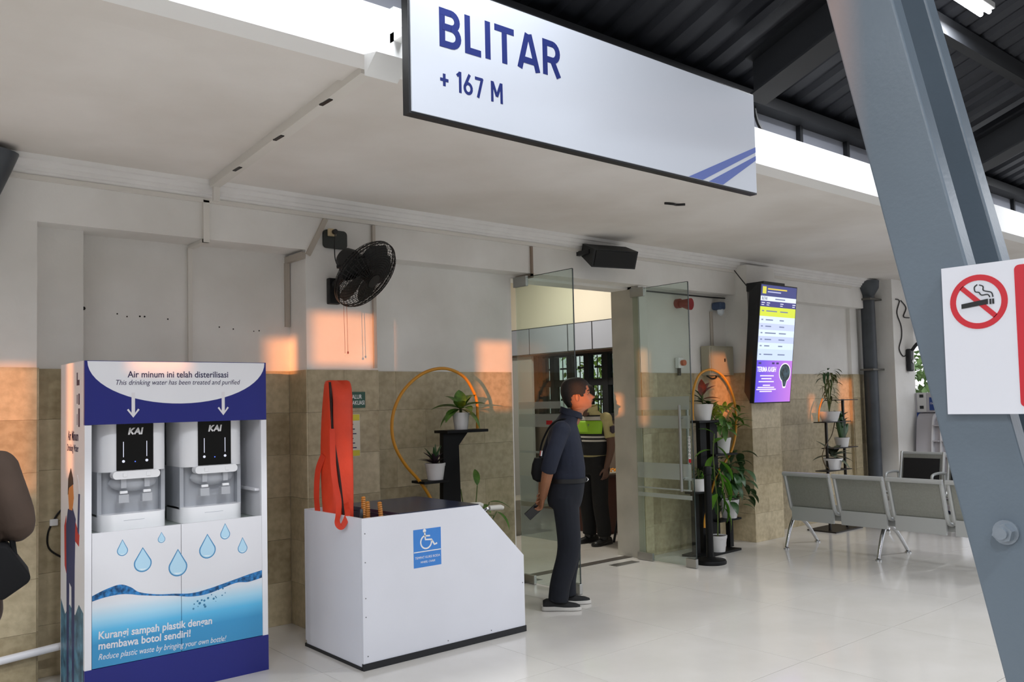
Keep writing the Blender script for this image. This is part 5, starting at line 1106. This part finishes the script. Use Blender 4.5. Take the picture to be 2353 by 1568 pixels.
# ================================================================== PEOPLE
class Frame:
    """local (forward, right, up) -> world"""
    def __init__(s, base, fwd, k=1.0):
        s.b = Vector(base); f = Vector((fwd[0], fwd[1], 0)).normalized(); s.f = f; s.r = Vector((f.y, -f.x, 0)); s.k = k
    def __call__(s, f, r, z): return s.b + (s.f*f + s.r*r + Vector((0, 0, z)))*s.k
def ering(F, cf, cr, z, hf, hr, n=24, e=0.85, tilt=0.0):
    out = []
    for i in range(n):
        a = 2*math.pi*i/n; c, s = math.cos(a), math.sin(a)
        out.append(F(cf+hf*math.copysign(abs(c)**e, c), cr+hr*math.copysign(abs(s)**e, s), z+tilt*c))
    return out
def lerp_table(tab, z):
    for a, b in zip(tab, tab[1:]):
        if a[0] >= z >= b[0]:
            t = (a[0]-z)/(a[0]-b[0]); return [x+(y-x)*t for x, y in zip(a[1:], b[1:])]
    return list(tab[-1][1:])
HEAD = [(0.242, .078, .108, .012), (0.238, .060, .130, .030), (0.228, .038, .152, .047), (0.205, .014, .180, .064), (0.175, .002, .197, .073), (0.140, -.001, .208, .076), (0.128, .000, .209, .076), (0.113, .003, .200, .075),
        (0.090, .008, .207, .072), (0.070, .014, .213, .068), (0.058, .020, .219, .064), (0.051, .024, .214, .061), (0.044, .028, .219, .058), (0.032, .036, .211, .053), (0.018, .044, .214, .045), (0.004, .055, .205, .036), (-0.004, .062, .175, .050),
        (-0.020, .052, .146, .054), (-0.05, .044, .134, .055), (-0.09, .038, .118, .056), (-0.12, .04, .10, .056)]
def head_rings(F, z0, cf, yaw=0.0, pitch=0.0, grow=0.0, n=40, fat=1.0):
    """z0: chin height, cf: forward offset of the back of the skull, yaw: turn of the head"""
    zs = [0.242-i*0.0072 for i in range(51)]; rg = []
    piv = Vector((0.09, 0, 0.0))
    R = Matrix.Rotation(-yaw, 3, 'Z') @ Matrix.Rotation(-pitch, 3, 'Y')
    for z in zs:
        b, f, w = lerp_table(HEAD, max(z, -0.119)); mid = (b+f)/2; hd = (f-b)/2; ring = []
        for i in range(n):
            a = 2*math.pi*i/n; c, s = math.cos(a), math.sin(a); x = mid+(hd+grow)*c; y = (w*fat+grow)*math.copysign(abs(s)**0.9, s)
            aa = a if a < math.pi else a-2*math.pi
            nose = 0.034*math.exp(-((z-0.078)/0.013)**2)+0.016*math.exp(-((z-0.098)/0.014)**2)
            if z < 0.066: nose *= max(0, (z-0.056)/0.010)
            x += nose*math.exp(-(aa/0.15)**2)
            x -= 0.010*math.exp(-((z-0.112)/0.012)**2)*math.exp(-((abs(aa)-0.45)/0.18)**2)
            v = Vector((x, y, z)); keep = max(0, min(1, (z+0.03)/0.04)); v2 = piv+R @ (v-piv); v = v.lerp(v2, keep)
            ring.append(F(v.x+cf, v.y, v.z+z0))
        rg.append(ring)
    return rg, zs, R, piv
def hand_mesh(mb, wrist, d, palm_n, thumb_side, size=1.0, curl=0.5):
    """palm + five fingers. d: direction of fingers, palm_n: palm normal, thumb_side: +1/-1"""
    d = d.normalized(); n = (palm_n-d*palm_n.dot(d)).normalized(); s = d.cross(n)*thumb_side
    k = size
    def P(a, b, c): return wrist+d*a*k+s*b*k+n*c*k
    rings = []
    for a, hb, hc in ((-0.03, .026, .020), (0.0, .028, .018), (0.03, .036, .017), (0.06, .041, .016), (0.085, .040, .013)):
        rings.append([P(a, hb*math.cos(t*math.pi/6), hc*math.sin(t*math.pi/6)) for t in range(12)])
    mb.rings(rings)
    for i, (b, L) in enumerate(((0.031, .068), (0.0105, .076), (-0.0105, .070), (-0.030, .056))):
        p = [P(0.070, b, 0)]; ang = 0; q = Vector((0.070, b, 0))
        for seg, fr in enumerate((0.42, 0.32, 0.26)):
            ang += curl*(0.5+0.25*seg)+0.05*i
            q = q+Vector((math.cos(ang)*L*fr, 0, math.sin(ang)*L*fr)); p.append(P(q.x, q.y*1.03, q.z))
        mb.tube(p, [0.0095*k, 0.0092*k, 0.0082*k, 0.0065*k], 8)
    mb.tube([P(0.012, 0.026, 0.004), P(0.040, 0.050, 0.012), P(0.062, 0.056, 0.022), P(0.082, 0.052, 0.032)], [0.014*k, 0.0115*k, 0.0098*k, 0.007*k], 8)
def limb(mb, pts, rad, n=14, sub=5):
    c = catmull(pts, sub); m = len(pts)-1; rs = []
    for i in range(len(c)):
        t = i/sub; a = min(int(t), m-1) if m > 0 else 0; u = t-a; rs.append(rad[a]*(1-u)+rad[min(a+1, m)]*u)
    mb.tube(c, rs, n); return c, rs
def shoe(F, fc, rc, yaw, m_up, m_sole, parent, L=0.285, name='shoe'):
    F2 = Frame(F(fc, rc, 0), F.f*math.cos(yaw)+F.r*math.sin(yaw), F.k)
    prof = [(-0.135, .030, .075), (-0.11, .038, .088), (-0.05, .036, .092), (0.0, .040, .080), (0.06, .047, .060), (0.11, .044, .050), (0.142, .028, .038)]
    rg = []
    for x, w, h in prof: rg.append([F2(x, w*math.cos(t*math.pi/8), 0.022+max(0, h-0.022)*max(0, math.sin(t*math.pi/8))**0.8) for t in range(0, 9)]+[F2(x, -w*0.6, 0.018), F2(x, w*0.6, 0.018)])
    o = MB().rings(rg).build(name, m_up, parent, smooth=True); shade(o.data, 70)
    rg = []
    for x, w in ((-0.145, .024), (-0.12, .038), (-0.05, .038), (0.02, .042), (0.08, .050), (0.13, .042), (0.152, .020)):
        zt = 0.034 if x < 0 else 0.028
        rg.append([F2(x, w, 0.004), F2(x, w*1.05, zt*0.6), F2(x, w, zt), F2(x, -w, zt), F2(x, -w*1.05, zt*0.6), F2(x, -w, 0.004), F2(x, 0, 0.001)])
    s = MB().rings(rg).build('sole', m_sole, o, smooth=True); shade(s.data, 70)
def person(base, fwd, label, M_, arms, legs, k=1.0, sleeve=0.55, lean=0.04, head_yaw=0.0, head_pitch=0.0, width=1.0, hair_line=0.150, tuck=True, long_sleeve=False, torso=None, name='person', ears=True):
    F = Frame(base, fwd, k); t = thing(name, base, label, 'person')
    ln = lean
    # --- shirt
    tor = torso or [(0.90, .035, .128, .165), (0.97, .040, .140, .170), (1.05, .042, .140, .172), (1.15, .036, .134, .180), (1.25, .026, .128, .192), (1.33, .024, .116, .190), (1.385, .030, .095, .160), (1.425, .055, .084, .112), (1.455, .072, .078, .084), (1.475, .082, .074, .076)]
    sh = MB(); sh.rings([ering(F, c+ln-0.04, 0, z, hf, hr*width) for z, c, hf, hr in tor])
    skin = MB()
    for side, (pts, hd) in arms.items():
        p = [F(*q) for q in pts]; S, E, Wd = p
        c = catmull([S, E, Wd], 8); nS = int(len(c)*(1.0 if long_sleeve else sleeve))
        r0, r1 = 0.066*k, 0.058*k
        cs = c[:max(3, nS)]; rs = [r0+(r1-r0)*i/(len(cs)-1) for i in range(len(cs))]
        if long_sleeve: rs = [(0.074-0.030*(i/(len(cs)-1)))*k for i in range(len(cs))]
        sh.tube(cs, rs, 14); sh.ell(S, (0.072*k, 0.072*k, 0.072*k), 12, 8)
        ca = c[max(0, nS-3 if not long_sleeve else len(c)-3):]; nA = len(ca)
        i0 = len(c)-nA
        rad = []
        for i in range(nA):
            u = (i0+i)/(len(c)-1); rad.append((0.047-0.004*u if u < 0.5 else 0.047-0.040*(u-0.5))*k)
        am = MB()
        am.tube(ca, rad, 14)
        hand_mesh(am, Wd, hd['d'], hd['n'], hd['t'], 1.0*k, hd.get('curl', .6))
        fuse(am, 'arm', M_['skin'], t, 0.0042, 3)
    fuse(sh, 'shirt', M_['shirt'], t, 0.010, 5)
    # --- trousers
    tr_ = MB(); hips = [(0.985, .040, .137, .168), (0.93, .036, .138, .172), (0.86, .026, .138, .176), (0.80, .018, .132, .176), (0.76, .015, .120, .172)]
    tr_.rings([ering(F, c+ln-0.04, 0, z, hf, hr*width) for z, c, hf, hr in hips])
    for pts in legs:
        q = [F(*p) for p in pts]; limb(tr_, q, [0.102*k, 0.086*k, 0.078*k, 0.076*k][:len(q)], 16, 6)
    fuse(tr_, 'trousers', M_['trousers'], t, 0.010, 5)
    # --- head
    z0, cf = 1.495, 0.035+ln-0.04
    rg, zs, R, piv = head_rings(F, z0, cf, head_yaw, head_pitch)
    hm = MB(); hm.rings(rg)
    def HP(x, y, z): v = piv+R @ (Vector((x, y, z))-piv); return F(v.x+cf, v.y, v.z+z0)
    Rw = Matrix((tuple(F.f), tuple(F.r), (0, 0, 1))).transposed() @ R
    if ears:
        for s in (-1, 1):
            hm.ell(HP(0.100, s*0.077, 0.090), (0.017*k, 0.010*k, 0.031*k), 12, 8, Rw)
    h = hm.build('head', M_['skin'], t, smooth=True); shade(h.data, 180)
    for s in (-1, 1):
        MB().ell(HP(0.1845, s*0.034, 0.112), (0.009*k, 0.012*k, 0.0055*k), 10, 6, Rw).build('eye', M('eye_white', '#9a8a7c', 0.5), h, smooth=True)
        MB().ell(HP(0.1925, s*0.034, 0.112), (0.003*k, 0.0055*k, 0.0055*k), 8, 6, Rw).build('iris', M('eye_dark', '#14100d', 0.2), h, smooth=True)
        b = MB(); b.tube([HP(0.203, s*0.014, 0.131), HP(0.200, s*0.034, 0.137), HP(0.186, s*0.055, 0.131)], [0.004*k, 0.005*k, 0.003*k], 6); b.build('eyebrow', M_['hair'], h, smooth=True)
    l = MB(); l.tube([HP(0.206, -0.024, 0.0515), HP(0.2195, 0, 0.0525), HP(0.206, 0.024, 0.0515)], [0.003*k, 0.006*k, 0.003*k], 6); l.build('lips', M('lips', '#7d4436', 0.5), h, smooth=True)
    # --- hair: shell over the skull above the hairline
    rg2, zs2, _, _ = head_rings(F, z0, cf, head_yaw, head_pitch, grow=0.012)
    mb = MB(); n = 40
    for r in rg2: mb.v += r
    for i in range(len(zs2)-1):
        for j in range(n):
            a = 2*math.pi*(j+0.5)/n; aa = a if a < math.pi else a-2*math.pi; ab = abs(aa)
            lim = hair_line+0.028 if ab < 0.7 else (hair_line+0.028-(ab-0.7)*0.20 if ab < 1.15 else (0.092 if ab < 1.45 else (0.115 if ab < 1.9 else max(0.022, 0.115-(ab-1.9)*0.20))))
            if zs2[i] > lim: mb.f.append((i*n+j, i*n+(j+1) % n, (i+1)*n+(j+1) % n, (i+1)*n+j))
    mb.f.append(tuple(range(n)))
    hr_ = mb.build('hair', M_['hair'], t); finish(hr_, [('SMOOTH', dict(iterations=3, factor=0.5)), ('SOLIDIFY', dict(thickness=0.012, offset=-0.2)), ('SUBSURF', dict(levels=1, render_levels=1))]); shade(hr_.data, 180)
    return t, F, HP
m_hair = M('black_hair', '#14110f', 0.6, bump=0.5, bscale=220)
# ---- man in navy
BASE = (4.510, 4.815, 0.0); FWD = (0.766, -0.643)
m_sk = M('warm_brown_skin', '#9c6a4c', 0.5, var=0.05, vscale=20)
MN = dict(skin=m_sk, shirt=M('navy_shirt', '#141a2b', 0.85, bump=0.5, bscale=14, var=0.1, vscale=8), trousers=M('navy_trousers', '#11151f', 0.9, bump=0.5, bscale=10, var=0.1, vscale=6), hair=m_hair)
Fm = Frame(BASE, FWD)
armsM = {'R': ([(-0.005, 0.190, 1.345), (-0.105, 0.250, 1.075), (-0.150, 0.085, 0.835)], dict(d=Fm.f*-0.15-Fm.r*0.55+Vector((0, 0, -0.8)), n=Fm.f*-1.0+Fm.r*0.1, t=1, curl=0.75)),
         'L': ([(-0.005, -0.190, 1.345), (-0.105, -0.250, 1.075), (-0.155, -0.075, 0.83)], dict(d=Fm.f*-0.1+Fm.r*0.8+Vector((0, 0, -0.5)), n=Fm.f*-1.0, t=-1, curl=0.6))}
legsM = [[(0.015, 0.085, 0.84), (0.035, 0.095, 0.47), (-0.035, 0.100, 0.20), (-0.055, 0.100, 0.065)], [(0.015, -0.085, 0.84), (0.055, -0.090, 0.47), (0.02, -0.090, 0.20), (0.02, -0.090, 0.065)]]
man, Fm, HPm = person(BASE, FWD, 'man in navy shirt and trousers with hands held behind his back', MN, armsM, legsM, sleeve=0.60, head_pitch=math.radians(5))
m_belt = M('black_belt', '#08080a', 0.6)
mb = MB(); a = ering(Fm, 0.040, 0, 0.945, .143, .176, 36); b = ering(Fm, 0.040, 0, 0.978, .144, .176, 36); mb.rings([a, b], cap=False); o = mb.build('belt', m_belt, man, smooth=True)
MB().ell(Fm(0.186, 0.0, 0.96), (0.012, 0.026, 0.018), 10, 6).build('belt_buckle', m_chrome, man, smooth=True)
cl = MB(); cl.rings([ering(Fm, 0.080, 0, 1.448, .090, .092, 28, tilt=-0.030), ering(Fm, 0.088, 0, 1.492, .081, .080, 28, tilt=-0.030), ering(Fm, 0.088, 0, 1.490, .076, .075, 28, tilt=-0.030), ering(Fm, 0.080, 0, 1.445, .085, .087, 28, tilt=-0.030)], cap=False); cl.build('collar', MN['shirt'], man, smooth=True)
nt = plane_T(Fm(0.128, 0.095, 1.235), Fm.f*-0.55+Fm.r*0.83, (0, 0, 1))
MB(nt).box(-0.035, 0.035, -0.010, 0.010, 0.0, 0.006).build('name_tag', M('tag_pale', '#9a9db8', 0.4), man)
shoe_b = M('shoe_black_knit', '#1a1a1b', 0.8); sole_w = M('sole_white', '#cfccc6', 0.6)
shoe(Fm, -0.035, 0.100, 0.02, shoe_b, sole_w, man); shoe(Fm, 0.055, -0.095, -0.12, shoe_b, sole_w, man)
# shoulder bag and phone
m_bag = M('black_bag', '#0c0c0e', 0.8, spec=0.25)
sb = thing('sling_bag', Fm(-0.19, 0.05, 0.93), 'small black sling bag hanging behind the man in navy', 'bag')
rg = []
for z, w, d in ((0.955, .02, .03), (0.975, .06, .065), (1.02, .075, .08), (1.09, .062, .075), (1.135, .04, .06)):
    rg.append(ering(Fm, -0.175, 0.06, z, w*0.8, d, 18, 0.6))
MB().rings(rg).build('bag_body', m_bag, sb, smooth=True)
st_ = catmull([Fm(-0.165, 0.05, 1.13), Fm(-0.155, 0.06, 1.22), Fm(-0.125, 0.07, 1.30), Fm(-0.07, 0.09, 1.385), Fm(0.02, 0.11, 1.425), Fm(0.10, 0.06, 1.38), Fm(0.145, -0.02, 1.29), Fm(0.165, -0.10, 1.18), Fm(0.13, -0.17, 1.08), Fm(0.0, -0.20, 1.03), Fm(-0.12, -0.13, 1.03), Fm(-0.165, -0.02, 1.05)], 5)
MB().tube(st_, 0.008, 6).build('strap', m_bag, sb, smooth=True)
MB().tube([Fm(-0.158, 0.055, 1.15), Fm(-0.152, 0.06, 1.19)], 0.013, 8).build('clip', m_chrome, sb, smooth=True)
ph = thing('phone', Fm(-0.235, 0.03, 0.71), 'dark phone held behind the back by the man in navy', 'phone')
pT = Matrix.Translation(Fm(-0.215, 0.02, 0.735)) @ plane_T((0, 0, 0), Fm.f*-0.62+Vector((0, 0, -0.55)), Fm.f*-0.3+Vector((0, 0, 0.4))+Fm.r*0.15)
MB(pT).box(-0.045, 0.075, -0.036, 0.036, -0.005, 0.005, bv=0.003).build('body', M('phone_dark', '#17181a', 0.25), ph)
# ---- security guard behind him
GB = (6.74, 6.66, 0.0); GF = (-0.99, 0.06)
MG = dict(skin=M('dark_brown_skin', '#5e4236', 0.5), shirt=M('khaki_shirt', '#b3a878', 0.8, bump=0.2, bscale=14), trousers=M('black_trousers', '#0b0b0e', 0.85, bump=0.3, bscale=10), hair=m_hair)
Fg = Frame(GB, GF)
armsG = {'L': ([(0.0, -0.195, 1.36), (-0.02, -0.245, 1.08), (0.05, -0.235, 0.83)], dict(d=Fg.f*0.15+Vector((0, 0, -1)), n=Fg.r*1.0, t=-1, curl=0.5)), 'R': ([(0.0, 0.195, 1.36), (-0.02, 0.245, 1.08), (0.06, 0.235, 0.83)], dict(d=Fg.f*0.15+Vector((0, 0, -1)), n=Fg.r*-1.0, t=1, curl=0.5))}
legsG = [[(0.015, 0.095, 0.84), (0.03, 0.105, 0.47), (0.0, 0.115, 0.20), (0.0, 0.12, 0.09)], [(0.015, -0.095, 0.84), (0.03, -0.105, 0.47), (0.0, -0.115, 0.20), (0.0, -0.12, 0.09)]]
guard_, Fg, HPg = person(GB, GF, 'security guard in khaki shirt and lime vest standing inside the doorway', MG, armsG, legsG, k=1.0, sleeve=0.46, lean=0.02)
m_vest = M('vest_black', '#16171a', 0.8, bump=0.2, bscale=12); m_lime = M('vest_lime', '#8fc02a', 0.6); m_refl = M('vest_silver', '#b9b5ae', 0.4)
def vest_band(z0, z1, g, mat, nm, a0=0, a1=360):
    tab = [(1.42, .025, .090, .125), (1.385, .010, .103, .172), (1.33, .004, .124, .200), (1.25, .006, .136, .200), (1.15, .016, .142, .188), (1.05, .022, .148, .182), (0.97, .020, .148, .180)]
    mb = MB(); N_ = 6; rg = []; n = 40
    for i in range(N_+1):
        z = z1+(z0-z1)*i/N_; c, hf, hr = lerp_table(tab, z); r = []
        for j in range(n+1):
            a = math.radians(a0+(a1-a0)*j/n); r.append(Fg(c+(hf+g)*math.copysign(abs(math.cos(a))**.85, math.cos(a)), (hr+g)*math.copysign(abs(math.sin(a))**.85, math.sin(a)), z))
        rg.append(r)
    for r in rg: mb.v += r
    m = n+1
    for i in range(N_):
        for j in range(n): mb.f.append((i*m+j, i*m+j+1, (i+1)*m+j+1, (i+1)*m+j))
    o = mb.build(nm, mat, guard_); finish(o, [('SOLIDIFY', dict(thickness=0.004, offset=1.0))]); shade(o.data, 180); return o
vest_band(0.97, 1.40, 0.004, m_vest, 'vest')
vest_band(1.20, 1.34, 0.009, m_lime, 'lime_panel', -72, 72)
vest_band(1.345, 1.385, 0.009, m_refl, 'reflective_band', -70, 70)
vest_band(1.155, 1.175, 0.010, m_refl, 'reflective_band', -110, 110); vest_band(1.115, 1.135, 0.010, m_refl, 'reflective_band', -110, 110)
pt_ = plane_T(Fg(0.132, -0.085, 1.28), Fg.f*0.35+Fg.r*0.94, (0, 0, 1)); pt_ = plane_T(Fg(0.140, -0.095, 1.235), Fg.r*1.0+Fg.f*0.45, (0, 0, 1))
MB(pt_).box(-0.028, 0.028, 0.0, 0.07, 0.006, 0.012).build('id_card', M('id_grey', '#6d7a70', 0.4), guard_)
pc = Fg(-0.005, -0.288, 1.245); pT2 = plane_T(pc, Fg.f*1.0, (0, 0, 1))
MB(pT2).prism([(x, y, 0) for x, y in ((-.030, .03), (0, .042), (.030, .03), (.030, -.02), (0, -.042), (-.030, -.02))], (0, 0, -0.02), (0, 0, 0.006)).build('shoulder_patch', M('patch_dark', '#3a2f3c', 0.6), guard_)
MB(pT2).cyl((0, 0, 0.006), (0, 0, 0.009), 0.014, n=14).build('patch_badge', M('patch_pale', '#a89a98', 0.5), guard_)
cl = MB(); cl.rings([ering(Fg, 0.055, 0, 1.45, .082, .092, 28, tilt=-0.02), ering(Fg, 0.058, 0, 1.495, .078, .084, 28, tilt=-0.02), ering(Fg, 0.058, 0, 1.49, .073, .079, 28, tilt=-0.02), ering(Fg, 0.055, 0, 1.447, .077, .087, 28, tilt=-0.02)], cap=False); cl.build('collar', MG['shirt'], guard_, smooth=True)
boot = M('boot_black', '#121214', 0.4)
for s in (-0.12, 0.12):
    shoe(Fg, 0.03, s, 0.1*(1 if s > 0 else -1), boot, boot, guard_, name='boot'); q = MB(); q.tube([Fg(0.0, s, 0.06), Fg(0.0, s, 0.22)], [0.055, 0.062], 14); q.build('boot_shaft', boot, guard_, smooth=True)
# ---- person at the left edge, brown hooded jacket
LB = (0.445, 3.955, 0.0); LF = (0.15, 0.99)
MLp = dict(skin=m_sk, shirt=M('brown_jacket', '#43342a', 0.85, bump=0.6, bscale=9, var=0.12, vscale=6), trousers=M('charcoal_trousers', '#1b1d22', 0.85, bump=0.3, bscale=10), hair=m_hair)
Fl = Frame(LB, LF)
armsL = {'R': ([(0.0, 0.185, 1.345), (0.0, 0.255, 1.11), (0.24, 0.13, 1.14)], dict(d=Fl.f*0.8-Fl.r*0.4+Vector((0, 0, 0.3)), n=Vector((0, 0, 1))-Fl.f*0.2, t=1, curl=0.6)), 'L': ([(0.0, -0.185, 1.345), (0.0, -0.245, 1.10), (0.24, -0.12, 1.13)], dict(d=Fl.f*0.8+Fl.r*0.4+Vector((0, 0, 0.3)), n=Vector((0, 0, 1)), t=-1, curl=0.6))}
legsL = [[(0.015, 0.09, 0.84), (0.03, 0.10, 0.47), (0.0, 0.11, 0.20), (0.0, 0.11, 0.065)], [(0.015, -0.09, 0.84), (0.03, -0.10, 0.47), (0.0, -0.11, 0.20), (0.0, -0.11, 0.065)]]
torL = [(0.74, .03, .150, .195), (0.78, .035, .158, .205), (0.88, .036, .155, .200), (1.0, .04, .150, .195), (1.10, .04, .148, .195), (1.2, .034, .145, .200), (1.30, .024, .132, .202), (1.37, .026, .110, .180), (1.42, .045, .090, .120), (1.455, .072, .078, .084), (1.475, .082, .074, .076)]
lperson, Fl, HPl = person(LB, LF, 'person in a brown hooded jacket cut off by the left edge', MLp, armsL, legsL, torso=torL, long_sleeve=True, hair_line=0.14)
hd_ = MB(); hd_.tube([Fl(0.02, 0.12, 1.44), Fl(-0.07, 0.09, 1.43), Fl(-0.11, 0.0, 1.41), Fl(-0.07, -0.09, 1.43), Fl(0.02, -0.12, 1.44)], [0.03, 0.048, 0.058, 0.048, 0.03], 12); hd_.build('hood', MLp['shirt'], lperson, smooth=True)
shoe(Fl, 0.03, 0.11, 0.08, shoe_b, sole_w, lperson); shoe(Fl, 0.03, -0.11, -0.08, shoe_b, sole_w, lperson)
lb = thing('shoulder_bag', Fl(-0.02, 0.25, 0.78), 'black shoulder bag on the hip of the person in brown', 'bag')
mb = MB(); mb.prism([Fl(-0.10, 0.16, 1.06), Fl(-0.10, 0.215, 1.05), Fl(-0.10, 0.295, 0.925), Fl(-0.10, 0.29, 0.90), Fl(-0.10, 0.20, 0.84), Fl(-0.10, 0.17, 0.85)], Fl.f*0.0, Fl.f*0.20); o = mb.build('bag_body', m_bag, lb); finish(o, [('BEVEL', dict(width=0.02, segments=3, limit_method='ANGLE'))]); shade(o.data, 180)
MB().tube(catmull([Fl(-0.02, 0.24, 1.0), Fl(0.02, 0.215, 1.15), Fl(0.0, 0.14, 1.42), Fl(-0.08, 0.0, 1.36), Fl(-0.14, -0.10, 1.2), Fl(-0.08, -0.20, 0.95)], 6), 0.011, 8).build('strap', m_bag, lb, smooth=True)
